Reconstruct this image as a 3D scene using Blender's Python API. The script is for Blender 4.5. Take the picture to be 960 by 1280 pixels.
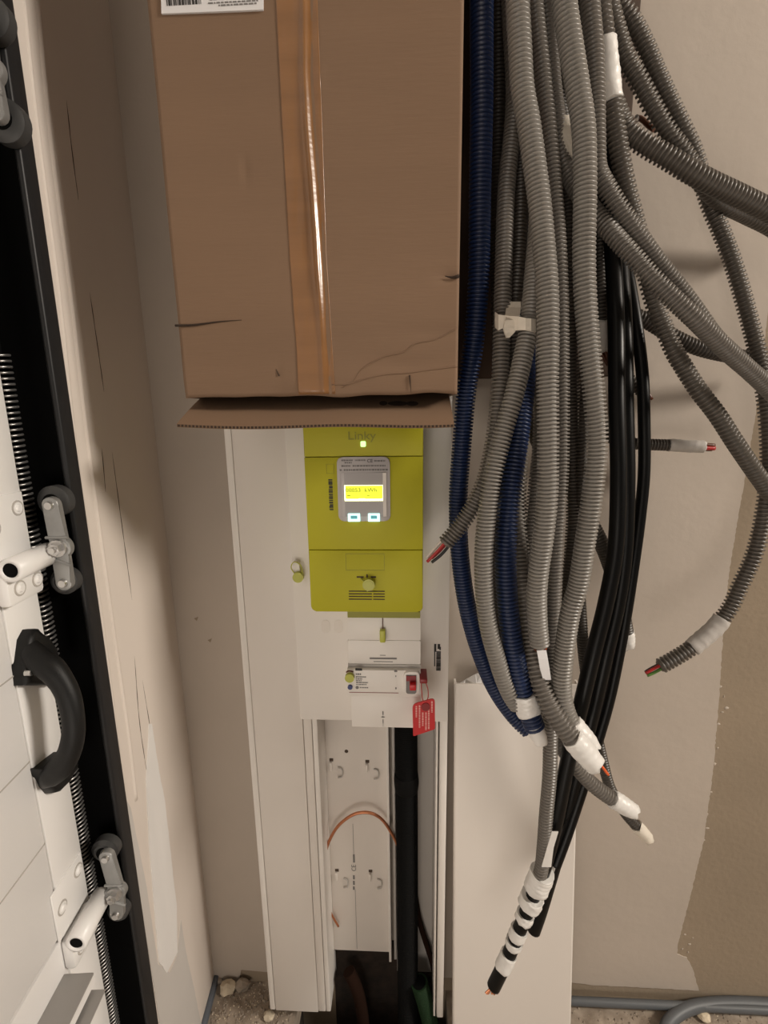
import bpy, bmesh, math, random
import numpy as np
from mathutils import Vector, Matrix, noise

random.seed(7)
rng = np.random.default_rng(7)
SC = bpy.context.scene
COL = SC.collection
for o in list(bpy.data.objects):
    bpy.data.objects.remove(o)

# ------------------------------------------------------------------ camera
F = 600.0            # focal length in pixels of a 960 x 1280 frame
CAM_D, CAM_H = 0.65, 0.98
_down = np.array([40.0, 2900.0, 600.0]); _down /= np.linalg.norm(_down)
_rz = -0.05
_ry = -(_down[0] + _down[2] * _rz) / _down[1]
_right = np.array([1.0, _ry, _rz]); _right /= np.linalg.norm(_right)
_fwd = np.cross(_right, _down)
CM = np.array([_right, _fwd, -_down])
CO = np.array([0.0, -CAM_D, CAM_H])
cam = bpy.data.cameras.new('camera')
camo = bpy.data.objects.new('camera', cam); COL.objects.link(camo)
cam.sensor_fit = 'VERTICAL'; cam.sensor_height = 32.0
cam.lens = 32.0 * F / 1280.0
cam.clip_start = 0.01
_R = np.column_stack([CM @ np.array([1, 0, 0]), CM @ np.array([0, -1, 0]), CM @ np.array([0, 0, -1])])
_mw = Matrix([list(_R[0]) + [CO[0]], list(_R[1]) + [CO[1]], list(_R[2]) + [CO[2]], [0, 0, 0, 1]])
camo.matrix_world = _mw
SC.camera = camo

# ------------------------------------------------------------------ light
SC.view_settings.view_transform = 'Standard'
SC.view_settings.look = 'None'
SC.view_settings.gamma = 1.0
SC.view_settings.exposure = 0.0
SC.view_settings.use_curve_mapping = False
wd = bpy.data.worlds.new('world'); SC.world = wd; wd.use_nodes = True
wd.node_tree.nodes['Background'].inputs[0].default_value = (1.0, 0.93, 0.86, 1)
wd.node_tree.nodes['Background'].inputs[1].default_value = 0.035

def area(name, loc, target, size, power, color):
    L = bpy.data.lights.new(name, 'AREA'); L.shape = 'DISK'; L.size = size; L.energy = power; L.color = color
    o = bpy.data.objects.new(name, L); COL.objects.link(o)
    o.location = loc
    o.rotation_euler = (Vector(target) - Vector(loc)).to_track_quat('-Z', 'Y').to_euler()
    return o
area('garage_lamp', (2.50, -1.05, 2.10), (0.0, -0.15, 0.75), 0.55, 76, (1.0, 0.91, 0.80))
area('low_fill', (-0.18, -1.25, 0.42), (-0.08, 0.0, 0.65), 0.6, 4.2, (1.0, 0.91, 0.81))  # added low fill light, stands in for bounce from floor and door

# ------------------------------------------------------------------ helpers
def ray(px, py):
    return CM @ np.array([(px - 480.0) / F, (py - 640.0) / F, 1.0])
def at(px, py, Y):
    r = ray(px, py); t = (Y - CO[1]) / r[1]
    return CO + t * r
def atz(px, py, Z):
    r = ray(px, py); t = (Z - CO[2]) / r[2]
    return CO + t * r
def X(px, py, Y): return float(at(px, py, Y)[0])
def Z(px, py, Y): return float(at(px, py, Y)[2])

_mats = {}
def mat(name, col, rough=0.6, metal=0.0, spec=0.5, noise_amt=0.0, noise_scale=20.0, bump=0.0, bump_scale=80.0,
        emit=None, emit_s=0.0, stretch=(1, 1, 1), col2=None, coat=0.0):
    m = bpy.data.materials.new(name); m.use_nodes = True
    nt = m.node_tree; b = nt.nodes['Principled BSDF']
    b.inputs['Base Color'].default_value = (*col, 1)
    b.inputs['Roughness'].default_value = rough
    b.inputs['Metallic'].default_value = metal
    b.inputs['Specular IOR Level'].default_value = spec
    b.inputs['Coat Weight'].default_value = coat
    if noise_amt or bump or col2:
        tc = nt.nodes.new('ShaderNodeTexCoord'); mp = nt.nodes.new('ShaderNodeMapping')
        mp.inputs['Scale'].default_value = stretch
        nt.links.new(tc.outputs['Object'], mp.inputs['Vector'])
    if noise_amt or col2:
        n = nt.nodes.new('ShaderNodeTexNoise'); n.inputs['Scale'].default_value = noise_scale; n.inputs['Detail'].default_value = 6
        nt.links.new(mp.outputs[0], n.inputs['Vector'])
        r = nt.nodes.new('ShaderNodeValToRGB')
        c2 = col2 if col2 else tuple(min(1, c * (1 + noise_amt)) for c in col)
        c1 = col if col2 else tuple(c * (1 - noise_amt) for c in col)
        r.color_ramp.elements[0].position = 0.3; r.color_ramp.elements[0].color = (*c1, 1)
        r.color_ramp.elements[1].position = 0.7; r.color_ramp.elements[1].color = (*c2, 1)
        nt.links.new(n.outputs['Fac'], r.inputs[0]); nt.links.new(r.outputs[0], b.inputs['Base Color'])
    if bump:
        n2 = nt.nodes.new('ShaderNodeTexNoise'); n2.inputs['Scale'].default_value = bump_scale; n2.inputs['Detail'].default_value = 5
        nt.links.new(mp.outputs[0], n2.inputs['Vector'])
        bp = nt.nodes.new('ShaderNodeBump'); bp.inputs['Strength'].default_value = bump; bp.inputs['Distance'].default_value = 0.002
        nt.links.new(n2.outputs['Fac'], bp.inputs['Height']); nt.links.new(bp.outputs[0], b.inputs['Normal'])
    if emit:
        b.inputs['Emission Color'].default_value = (*emit, 1); b.inputs['Emission Strength'].default_value = emit_s
    _mats[name] = m
    return m

M_PAINT = mat('wall_paint', (0.47, 0.408, 0.35), 0.85, noise_amt=0.04, noise_scale=6, bump=0.25, bump_scale=60)
M_RAW = mat('raw_plaster', (0.29, 0.23, 0.165), 0.95, noise_amt=0.08, noise_scale=5, bump=0.4, bump_scale=120)
M_LPAINT = mat('left_wall_paint', (0.70, 0.63, 0.57), 0.8, noise_amt=0.06, noise_scale=4, bump=0.35, bump_scale=9, stretch=(1, 1, 0.25))
M_FILL = mat('white_filler', (0.74, 0.72, 0.70), 0.85, noise_amt=0.05, noise_scale=15, bump=0.4, bump_scale=25, stretch=(1, 1, 0.2))
M_BOARD = mat('plasterboard_grey', (0.55, 0.52, 0.49), 0.9, noise_amt=0.04, noise_scale=9)
M_CRACK = mat('crack_dark', (0.08, 0.055, 0.04), 0.95)
M_FLOOR = mat('dusty_concrete', (0.20, 0.155, 0.115), 0.95, noise_scale=38, col2=(0.42, 0.35, 0.28), bump=0.9, bump_scale=90)
M_EARTH_SHADE = mat('dark_earth_and_shade', (0.018, 0.011, 0.007), 1.0, noise_amt=0.5, noise_scale=60, bump=1.0, bump_scale=70)
M_CEIL = mat('ceiling_paint', (0.5, 0.46, 0.42), 0.9)
M_CARD = mat('cardboard', (0.20, 0.122, 0.073), 0.8, noise_amt=0.05, noise_scale=8, bump=0.12, bump_scale=160, stretch=(0.25, 1, 2.5))
M_SHADEB = mat('bundle_shade_brown', (0.055, 0.03, 0.017), 0.8, noise_amt=0.1, noise_scale=12)  # near-black brown that paints the shade behind the cables
M_CARDE = mat('cardboard_edge', (0.20, 0.115, 0.065), 0.95)
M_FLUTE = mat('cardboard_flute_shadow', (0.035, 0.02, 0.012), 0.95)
M_TAPEB = mat('brown_tape', (0.235, 0.112, 0.042), 0.3, noise_amt=0.12, noise_scale=14, stretch=(0.3, 1, 4), bump=0.15, bump_scale=60, coat=0.2)
M_LABEL = mat('white_label', (0.74, 0.73, 0.74), 0.5)
M_INK = mat('black_print', (0.03, 0.028, 0.027), 0.7)
M_INKG = mat('grey_print', (0.20, 0.19, 0.185), 0.7)
M_PVC = mat('white_pvc', (0.74, 0.69, 0.64), 0.42, noise_amt=0.015, noise_scale=3)
M_PVCL = mat('white_abs', (0.80, 0.76, 0.715), 0.40)
M_PVCG = mat('grey_pvc', (0.46, 0.43, 0.40), 0.45)
M_GREEN = mat('meter_green', (0.47, 0.44, 0.022), 0.5, spec=0.25, bump=0.05, bump_scale=700)
M_GREEND = mat('meter_green_dark', (0.27, 0.265, 0.02), 0.5)
M_GREENE = mat('meter_green_embossed', (0.36, 0.36, 0.03), 0.5)
M_SEAL = mat('seal_green', (0.46, 0.47, 0.06), 0.4)
M_BEZEL = mat('bezel_grey', (0.50, 0.47, 0.47), 0.4)
M_BEZELD = mat('bezel_grey_dark', (0.36, 0.335, 0.335), 0.35)
M_LCD = mat('lcd_lit', (0.7, 0.75, 0.05), 0.4, emit=(0.85, 0.95, 0.02), emit_s=0.95)
M_LCDW = mat('lcd_edge_lit', (0.9, 0.95, 0.6), 0.4, emit=(0.95, 1.0, 0.55), emit_s=2.2)
M_BTN = mat('button_lit', (0.7, 0.9, 0.9), 0.4, emit=(0.55, 0.95, 0.9), emit_s=1.1)
M_BTNT = mat('button_print', (0.1, 0.35, 0.38), 0.5, emit=(0.08, 0.4, 0.45), emit_s=0.5)
M_LED = mat('led_lit', (0.5, 0.9, 0.4), 0.4, emit=(0.55, 1.0, 0.35), emit_s=1.4)
M_LCDT = mat('lcd_digit', (0.20, 0.22, 0.01), 0.5)
M_RED = mat('red_plastic', (0.52, 0.012, 0.016), 0.4)
M_REDD = mat('dark_red_plastic', (0.22, 0.008, 0.010), 0.4)
M_TAGT = mat('tag_print', (0.75, 0.38, 0.35), 0.6)
M_BLUEM = mat('blue_mark', (0.03, 0.045, 0.16), 0.5)
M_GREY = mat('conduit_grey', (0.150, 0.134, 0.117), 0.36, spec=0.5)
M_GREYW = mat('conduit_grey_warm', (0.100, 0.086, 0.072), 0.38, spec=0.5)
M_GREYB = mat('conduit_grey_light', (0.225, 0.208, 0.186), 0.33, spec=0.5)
M_GREY_SHADED = mat('conduit_grey_shaded', (0.050, 0.041, 0.033), 0.42)  # darker copy of the grey, shade inside the bundle put into the colour
M_BLUE = mat('conduit_blue', (0.010, 0.023, 0.075), 0.38, spec=0.5)
M_BLACK = mat('cable_black', (0.003, 0.003, 0.003), 0.36, spec=0.2)
M_BLACKR = mat('sheath_black', (0.004, 0.004, 0.004), 0.75, spec=0.12)
M_TAPEW = mat('white_insulating_tape', (0.76, 0.74, 0.71), 0.38, noise_amt=0.04, noise_scale=60, bump=0.25, bump_scale=120)
M_TAPEC = mat('cream_masking_tape', (0.70, 0.64, 0.55), 0.6, bump=0.3, bump_scale=200)
M_TAPEG = mat('grey_masking_tape', (0.47, 0.44, 0.41), 0.6, bump=0.3, bump_scale=150)
M_COPPER = mat('copper', (0.55, 0.22, 0.11), 0.38, metal=0.75)
M_WBROWN = mat('wire_brown', (0.10, 0.03, 0.012), 0.4)
M_WRED = mat('wire_red', (0.40, 0.02, 0.02), 0.4)
M_WGREEN = mat('wire_green', (0.10, 0.22, 0.05), 0.4)
M_WORANGE = mat('wire_orange', (0.72, 0.12, 0.03), 0.4)
M_WWHITE = mat('wire_white', (0.7, 0.62, 0.55), 0.4)
M_WBLACK = mat('wire_black', (0.01, 0.01, 0.01), 0.4)
M_DOOR = mat('door_white', (0.80, 0.785, 0.775), 0.42, bump=0.06, bump_scale=300)
M_DOORS = mat('door_white_steel', (0.82, 0.805, 0.79), 0.38)
M_FRAMEB = mat('black_frame', (0.012, 0.012, 0.013), 0.45, spec=0.35)
M_TRACK = mat('black_track', (0.002, 0.002, 0.002), 0.8, spec=0.1)
M_ARM = mat('zinc_arm', (0.30, 0.30, 0.295), 0.42, metal=0.55, noise_amt=0.1, noise_scale=60)
M_WHEEL = mat('wheel_grey', (0.045, 0.045, 0.045), 0.5)
M_BOLT = mat('bolt_steel', (0.62, 0.61, 0.6), 0.28, metal=0.9)
M_SPRING = mat('spring_steel', (0.34, 0.33, 0.32), 0.33, metal=0.8)
M_HANDLE = mat('handle_black', (0.006, 0.006, 0.006), 0.5, spec=0.3, bump=0.1, bump_scale=900)
M_ALU = mat('step_shaded_grey', (0.36, 0.345, 0.33), 0.45, metal=0.3)  # grey puts the dimmer light on the top face into the colour
M_FOAM = mat('edge_foam', (0.12, 0.135, 0.16), 0.8)
M_PIPEG = mat('floor_conduit', (0.10, 0.107, 0.115), 0.5)
M_PLASTER = mat('plaster_rubble', (0.62, 0.53, 0.40), 0.95, noise_amt=0.15, noise_scale=60)
M_RUBBLE = mat('stone_rubble', (0.30, 0.25, 0.20), 0.95, noise_amt=0.2, noise_scale=60)
M_PIPEBR = mat('brown_pipe', (0.016, 0.007, 0.004), 0.9, spec=0.1)
M_PIPEGR = mat('green_pipe', (0.012, 0.03, 0.012), 0.7, spec=0.15)

def link(o, parent=None):
    COL.objects.link(o)
    if parent is not None:
        o.parent = parent
        o.matrix_parent_inverse = parent.matrix_basis.inverted()
    return o
def meta(o, label=None, cat=None, group=None, kind=None):
    if label: o['label'] = label
    if cat: o['category'] = cat
    if group: o['group'] = group
    if kind: o['kind'] = kind
    return o
def empty(name, loc, label, cat, group=None, kind=None):
    o = bpy.data.objects.new(name, None); o.empty_display_size = 0.02
    o.location = [float(v) for v in loc]
    COL.objects.link(o)
    return meta(o, label, cat, group, kind)
def mesh(name, v, f, m, parent=None, smooth=False):
    me = bpy.data.meshes.new(name)
    me.from_pydata([tuple(map(float, p)) for p in v], [], f)
    if smooth: me.polygons.foreach_set('use_smooth', [True] * len(me.polygons))
    me.materials.append(m); me.update()
    return link(bpy.data.objects.new(name, me), parent)
def from_bm(name, bm, m, parent=None, smooth=False):
    me = bpy.data.meshes.new(name)
    bmesh.ops.recalc_face_normals(bm, faces=bm.faces[:])
    bm.to_mesh(me); bm.free()
    if smooth:
        me.polygons.foreach_set('use_smooth', [True] * len(me.polygons))
        try: me.set_sharp_from_angle(angle=math.radians(38))
        except Exception: pass
    for mm in (m if isinstance(m, (list, tuple)) else [m]): me.materials.append(mm)
    return link(bpy.data.objects.new(name, me), parent)
IDM = Matrix.Identity(4)
def bm_box(bm, x0, x1, y0, y1, z0, z1, bev=0.0, mx=IDM, seg=2):
    c = [Vector(((x0 + x1) / 2, (y0 + y1) / 2, (z0 + z1) / 2))]
    r = bmesh.ops.create_cube(bm, size=1.0)
    vs = r['verts']
    for v in vs:
        v.co = Vector((v.co.x * (x1 - x0), v.co.y * (y1 - y0), v.co.z * (z1 - z0))) + c[0]
    if bev > 0:
        es = list({e for v in vs for e in v.link_edges})
        rr = bmesh.ops.bevel(bm, geom=es, offset=bev, segments=seg, profile=0.5, affect='EDGES')
        vs = list({v for f in rr['faces'] for v in f.verts} | {v for v in vs if v.is_valid})
    if mx is not IDM:
        for v in vs: v.co = mx @ v.co
    return vs
def box(name, x0, x1, y0, y1, z0, z1, m, parent=None, bev=0.0, mx=IDM, seg=2):
    bm = bmesh.new()
    bm_box(bm, x0, x1, y0, y1, z0, z1, bev, mx, seg)
    return from_bm(name, bm, m, parent, smooth=bev > 0)
def bm_prism(bm, pts, axis_map, d0, d1, bev=0.0):
    """closed 2-D outline pts (a, b) extruded from depth d0 to d1; axis_map(a, b, d) -> 3-D point."""
    v0 = [bm.verts.new(axis_map(a, b, d0)) for a, b in pts]
    v1 = [bm.verts.new(axis_map(a, b, d1)) for a, b in pts]
    n = len(pts)
    fa = bm.faces.new(v0); fb = bm.faces.new(list(reversed(v1)))
    for i in range(n):
        bm.faces.new((v0[i], v1[i], v1[(i + 1) % n], v0[(i + 1) % n]))
    if bev > 0:
        bmesh.ops.bevel(bm, geom=list(fa.edges), offset=bev, segments=2, profile=0.5, affect='EDGES')
    return bm
XZ = lambda a, b, d: Vector((a, d, b))
def rrect(x0, x1, z0, z1, r, n=6, rr=None):
    """rounded rectangle outline; rr = (bl, br, tr, tl) radii."""
    rs = rr if rr else (r, r, r, r)
    out = []
    for (cx, cz, a0, q) in ((x0, z0, 180, rs[0]), (x1, z0, 270, rs[1]), (x1, z1, 0, rs[2]), (x0, z1, 90, rs[3])):
        sx = 1 if cx == x0 else -1; sz = 1 if cz == z0 else -1
        if q <= 0: out.append((cx, cz)); continue
        for k in range(n + 1):
            a = math.radians(a0 + 90 * k / n)
            out.append((cx + sx * q + q * math.cos(a), cz + sz * q + q * math.sin(a)))
    return out
def plate(name, outline, y_front, y_back, m, parent=None, bev=0.0, smooth=None):
    bm = bmesh.new(); bm_prism(bm, outline, XZ, y_front, y_back, bev)
    return from_bm(name, bm, m, parent, smooth=(bev > 0) if smooth is None else smooth)
def bars(name, rects, y, m, parent=None, th=0.0003):
    """flat print: thin proud rectangles (x0,x1,z0,z1) on a face whose surface is at y."""
    bm = bmesh.new()
    for (x0, x1, z0, z1) in rects: bm_box(bm, x0, x1, y - th, y + 0.0002, z0, z1)
    return from_bm(name, bm, m, parent)
def text_mesh(name, body, size, mx, m, parent=None, ext=0.0002, align='CENTER', sx=1.0):
    cu = bpy.data.curves.new(name, 'FONT'); cu.body = body; cu.size = size; cu.extrude = ext
    cu.align_x = align; cu.align_y = 'CENTER'; cu.resolution_u = 3
    o = bpy.data.objects.new(name + '_tmp', cu)
    me = bpy.data.meshes.new_from_object(o)
    bpy.data.objects.remove(o)
    me.name = name
    me.transform(mx @ Matrix.Diagonal((sx, 1, 1, 1)))
    me.materials.clear(); me.materials.append(m)
    return link(bpy.data.objects.new(name, me), parent)
def face_mx(x, y, z, rot=0.0):
    """text lying on a face that looks to -Y, at (x, y, z), turned by rot in the face."""
    return Matrix.Translation((x, y, z)) @ Matrix.Rotation(math.pi / 2, 4, 'X') @ Matrix.Rotation(rot, 4, 'Z')
def bm_cyl(bm, p0, p1, r0, r1=None, seg=16, cap=True):
    r1 = r0 if r1 is None else r1
    p0, p1 = Vector(p0), Vector(p1); d = (p1 - p0).normalized()
    a = d.orthogonal().normalized(); b = d.cross(a)
    A = []; B = []
    for i in range(seg):
        t = 2 * math.pi * i / seg; u = a * math.cos(t) + b * math.sin(t)
        A.append(bm.verts.new(p0 + u * r0)); B.append(bm.verts.new(p1 + u * r1))
    for i in range(seg):
        j = (i + 1) % seg; bm.faces.new((A[i], A[j], B[j], B[i]))
    if cap: bm.faces.new(list(reversed(A))); bm.faces.new(B)
def cyl(name, p0, p1, r0, m, parent=None, r1=None, seg=16):
    bm = bmesh.new(); bm_cyl(bm, p0, p1, r0, r1, seg)
    return from_bm(name, bm, m, parent, smooth=True)

# ---- swept tubes
def spline(P, step):
    """Catmull-Rom through P, resampled at uniform arc length."""
    P = np.asarray(P, float)
    Q = np.vstack([2 * P[0] - P[1], P, 2 * P[-1] - P[-2]])
    out = []
    for i in range(1, len(Q) - 2):
        p0, p1, p2, p3 = Q[i - 1], Q[i], Q[i + 1], Q[i + 2]
        d = [max(1e-6, np.linalg.norm(b - a) ** 0.5) for a, b in ((p0, p1), (p1, p2), (p2, p3))]
        m1 = (p1 - p0) / d[0] - (p2 - p0) / (d[0] + d[1]) + (p2 - p1) / d[1]
        m2 = (p2 - p1) / d[1] - (p3 - p1) / (d[1] + d[2]) + (p3 - p2) / d[2]
        m1 = m1 * d[1]; m2 = m2 * d[1]
        t = np.linspace(0, 1, 24, endpoint=False)[:, None]
        out.append((2 * t**3 - 3 * t**2 + 1) * p1 + (t**3 - 2 * t**2 + t) * m1 + (-2 * t**3 + 3 * t**2) * p2 + (t**3 - t**2) * m2)
    out.append(P[-1:]); C = np.vstack(out)
    L = np.concatenate([[0], np.cumsum(np.linalg.norm(np.diff(C, axis=0), axis=1))])
    n = max(2, int(L[-1] / step) + 1)
    s = np.linspace(0, L[-1], n)
    return np.stack([np.interp(s, L, C[:, k]) for k in range(3)], 1), s
def frames(C):
    T = np.gradient(C, axis=0); T /= np.linalg.norm(T, axis=1)[:, None]
    N = np.zeros_like(T)
    a = np.array([0, 1.0, 0]) if abs(T[0][1]) < 0.9 else np.array([1.0, 0, 0])
    n = a - T[0] * (a @ T[0]); n /= np.linalg.norm(n); N[0] = n
    for i in range(1, len(T)):
        n = n - T[i] * (n @ T[i]); n /= np.linalg.norm(n); N[i] = n
    return T, N, np.cross(T, N)
def sweep(name, C, R, m, parent=None, seg=12, cap=True, smooth=True, ell=None, wob=None):
    T, N, B = frames(C); n = len(C)
    R = np.broadcast_to(np.asarray(R, float), (n,))
    a = np.linspace(0, 2 * np.pi, seg, endpoint=False)
    ca, sa = np.cos(a), np.sin(a)
    RR = R[:, None] * np.ones(seg)[None, :]
    if wob is not None: RR = RR * wob
    e = (1.0, 1.0) if ell is None else ell
    V = C[:, None, :] + (RR * ca)[:, :, None] * N[:, None, :] * e[0] + (RR * sa)[:, :, None] * B[:, None, :] * e[1]
    V = V.reshape(-1, 3)
    i = np.arange(n - 1)[:, None] * seg; j = np.arange(seg)[None, :]; k = (j + 1) % seg
    Q = np.stack([i + j, i + k, i + seg + k, i + seg + j], 2).reshape(-1, 4)
    nq = len(Q)
    caps = [list(range(seg))[::-1], list(range((n - 1) * seg, n * seg))] if cap else []
    me = bpy.data.meshes.new(name)
    nl = nq * 4 + sum(len(c) for c in caps)
    me.vertices.add(len(V)); me.vertices.foreach_set('co', V.ravel())
    me.loops.add(nl)
    li = np.concatenate([Q.ravel()] + [np.array(c) for c in caps]).astype(np.int32)
    me.loops.foreach_set('vertex_index', li)
    me.polygons.add(nq + len(caps))
    st = np.concatenate([np.arange(nq) * 4, np.array([nq * 4 + seg * q for q in range(len(caps))])]).astype(np.int32)
    me.polygons.foreach_set('loop_start', st)
    sm = np.ones(nq + len(caps), bool) if smooth else np.zeros(nq + len(caps), bool)
    if cap: sm[nq:] = False
    me.polygons.foreach_set('use_smooth', sm)
    me.materials.append(m); me.update(calc_edges=True); me.validate()
    return link(bpy.data.objects.new(name, me), parent)
PITCH = 0.0036
def rings(s0, s1, r, pitch, depth):
    n = int((s1 - s0) / pitch)
    off = np.array([0.0, 0.40, 0.52, 0.88]) * pitch
    ss = (s0 + np.arange(n)[:, None] * pitch + off[None, :]).ravel()
    rr = np.tile([r, r, r - depth, r - depth], n)
    return ss, rr
def ring_profile(s, r, pitch=PITCH, depth=0.0026):
    k = np.arange(len(s)) % 4
    return np.where(k < 2, r, r - depth)

# ------------------------------------------------------------------ setting
WX1, WY0, CEIL = 3.2, -3.2, 2.30
# left wall runs at 95 degrees to the back wall: local axes s (towards the camera), n (into the room), z
LC = np.array([-0.345, 0.0, 0.0])
LS = np.array([0.086, -0.9963, 0.0]); LN = np.array([0.9963, 0.086, 0.0])
LM = Matrix([[LS[0], LN[0], 0, LC[0]], [LS[1], LN[1], 0, LC[1]], [0, 0, 1, 0], [0, 0, 0, 1]])
def lw(px, py, n):
    """point of the plane n = const along the left wall, as (s, n, z)."""
    r = ray(px, py); q = LC + LN * n
    t = ((q - CO) @ LN) / (r @ LN); p = CO + t * r
    return float((p - LC) @ LS), n, float(p[2])
def ls(px, py, s):
    """point of the plane s = const across the left wall, as (s, n, z)."""
    r = ray(px, py); q = LC + LS * s
    t = ((q - CO) @ LS) / (r @ LS); p = CO + t * r
    return s, float((p - LC) @ LN), float(p[2])
def L3(s, n, z): return LC + LS * s + LN * n + np.array([0, 0, z])
def lbox(name, s0, s1, n0, n1, z0, z1, m, parent=None, bev=0.0):
    bm = bmesh.new(); bm_box(bm, s0, s1, n0, n1, z0, z1, bev, LM)
    return from_bm(name, bm, m, parent, smooth=bev > 0)

wall_back = box('wall_back', -0.55, WX1, 0.0, 0.12, -0.2, CEIL, M_RAW)
meta(wall_back, 'back wall of raw brown plaster behind the cables', 'wall', kind='structure')

def ragged(pts, amp, step=0.006, seed=0):
    out = []; q = random.Random(seed)
    for (a, b) in zip(pts[:-1], pts[1:]):
        n = max(1, int(math.dist(a, b) / step))
        for k in range(n):
            t = k / n
            out.append((a[0] + (b[0] - a[0]) * t + q.uniform(-amp, amp), a[1] + (b[1] - a[1]) * t + q.uniform(-amp, amp)))
    out.append(pts[-1]); return out
edge_px = [(962, 360), (946, 500), (940, 540), (930, 600), (921, 650), (912, 705), (905, 760), (899, 860), (891, 960), (879, 1050), (862, 1120), (847, 1178), (846, 1192), (858, 1196), (866, 1212), (873, 1237)]
edge = [(X(x, y, 0), Z(x, y, 0)) for x, y in edge_px]
bot_px = [(873, 1237), (800, 1233), (740, 1230), (715, 1227)]
bot = [(X(x, y, 0), Z(x, y, 0)) for x, y in bot_px]
out = [(-0.348, 0.0), (-0.348, CEIL), (0.78, CEIL), (0.74, 1.5)] + ragged(edge, 0.0007, step=.004, seed=3) + ragged(bot, 0.0006, seed=4)[1:] + \
      [(0.1, 0.03), (X(336, 1214, 0), Z(336, 1214, 0)), (X(302, 1211, 0), Z(302, 1211, 0)), (X(299, 1228, 0), 0.0)]
wp = plate('paint_coat', out, -0.0016, 0.0005, M_PAINT, wall_back)
meta(wp, 'beige painted skim coat with a ragged right edge')
for k, (x, y, w) in enumerate([(262, 800, 4), (245, 773, 4)]):
    c = at(x, y, -0.0016)
    ch = mesh('paint_chip', [(c[0] - .003, -.0019, c[2]), (c[0] + .004, -.0019, c[2] + .003), (c[0] + .001, -.0019, c[2] - .004), (c[0], -.0012, c[2])], [(0, 1, 2), (0, 1, 3), (1, 2, 3), (2, 0, 3)], M_RAW, wall_back)
# trowel splashes along the ragged edge
bm = bmesh.new()
q = random.Random(5)
for (x, y) in [(900, 858), (905, 870), (898, 905), (897, 935), (893, 955), (889, 990), (884, 1018), (884, 1035), (880, 1050), (908, 885), (903, 890), (856, 1168), (862, 1180), (853, 1186), (866, 1172), (860, 1190)]:
    c = at(x, y, 0); w = q.uniform(.001, .004); h = q.uniform(.001, .003)
    
    g = bmesh.ops.create_icosphere(bm, subdivisions=1, radius=1.0)['verts']
    for v in g: v.co = Vector((c[0] + v.co.x * w * q.uniform(.6, 1.2), v.co.y * .0012, c[2] + v.co.z * h * q.uniform(.6, 1.2)))
sp = from_bm('plaster_splash', bm, M_PAINT, wall_back); sp['kind'] = 'stuff'

# floor with a cable pit under the trunking
PX0, PX1, PY0 = -0.190, 0.062, -0.115
bm = bmesh.new()
for (x0, x1, y0, y1) in ((-0.55, PX0, WY0, 0.0), (PX1, WX1, WY0, 0.0), (PX0, PX1, WY0, PY0)):
    bm_box(bm, x0, x1, y0, y1, -0.05, 0.0)
floor = from_bm('floor', bm, M_FLOOR); meta(floor, 'dusty bare concrete floor littered with grit', 'floor', kind='structure')
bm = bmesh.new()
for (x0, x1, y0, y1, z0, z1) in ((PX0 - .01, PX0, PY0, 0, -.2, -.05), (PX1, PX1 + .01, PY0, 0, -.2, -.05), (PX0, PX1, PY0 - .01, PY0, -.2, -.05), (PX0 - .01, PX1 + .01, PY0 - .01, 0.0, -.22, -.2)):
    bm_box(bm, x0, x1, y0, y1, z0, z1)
bm_box(bm, PX0 + .06, PX1 - .012, -.003, 0.0005, -.2, 0.105)  # dark slab over the wall foot, paints the recess in shade
pit = from_bm('floor_pit', bm, M_EARTH_SHADE, floor)
ceil = box('ceiling', -0.55, WX1, WY0, 0.12, CEIL, CEIL + 0.08, M_CEIL); meta(ceil, 'plain ceiling above the frame from which cables hang', 'ceiling', kind='structure')

# left wall: plaster jamb up to the door frame
S_F = 0.189
wall_left = lbox('wall_left', -0.02, S_F + 0.004, -0.12, 0.0, 0.0, CEIL, M_LPAINT)
meta(wall_left, 'painted left wall jamb between the corner and the garage door', 'wall', kind='structure')
def lprism(name, pts, n0, n1, m, parent=None):
    bm = bmesh.new()
    bm_prism(bm, pts, lambda a, b, d: Vector(L3(a, b * 0 + d, b)), n0, n1)
    return from_bm(name, bm, m, parent)
def lpoly(px): return [lw(x, y, 0)[0::2] for x, y in px]
# bare plasterboard low down, white filler band, second coat edge
bare = lprism('bare_board', ragged(lpoly([(150, 985), (163, 1010), (183, 1110), (197, 1205), (212, 1216), (221, 1195), (226, 1150), (232, 1190), (243, 1240), (252, 1285), (200, 1285), (176, 1130), (150, 985)]), 0.0004, 0.01, 2), -0.001, 0.0006, M_BOARD, wall_left)
fil = lprism('filler_band', ragged(lpoly([(189, 905), (195, 945), (199, 970), (205, 1000), (212, 1060), (216, 1100), (220, 1130), (221, 1190), (208, 1216), (198, 1203), (192, 1130), (186, 1060), (182, 975), (186, 905), (189, 905)]), 0.0005, 0.008, 1), -0.001, 0.0011, M_FILL, wall_left)
for pts in ([(83, 125), (90, 190), (98, 250)], [(112, 365), (120, 420), (126, 462), (130, 490)], [(140, 565), (150, 640), (165, 750)], [(178, 850), (190, 925), (200, 985), (208, 1040), (213, 1075)], [(127, 560), (132, 615)], [(168, 820), (174, 900), (184, 970)]):
    P = [L3(*lw(x, y, 0.0)) for x, y in pts]
    C, s = spline(P, 0.006)
    R = 0.00045 * (0.6 + 0.7 * np.abs(np.sin(s * 90))) * np.minimum(1, 4 * np.minimum(s, s[-1] - s) / s[-1] + 0.25)
    sweep('plaster_crack', C, R, M_CRACK, wall_left, seg=5)
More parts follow.
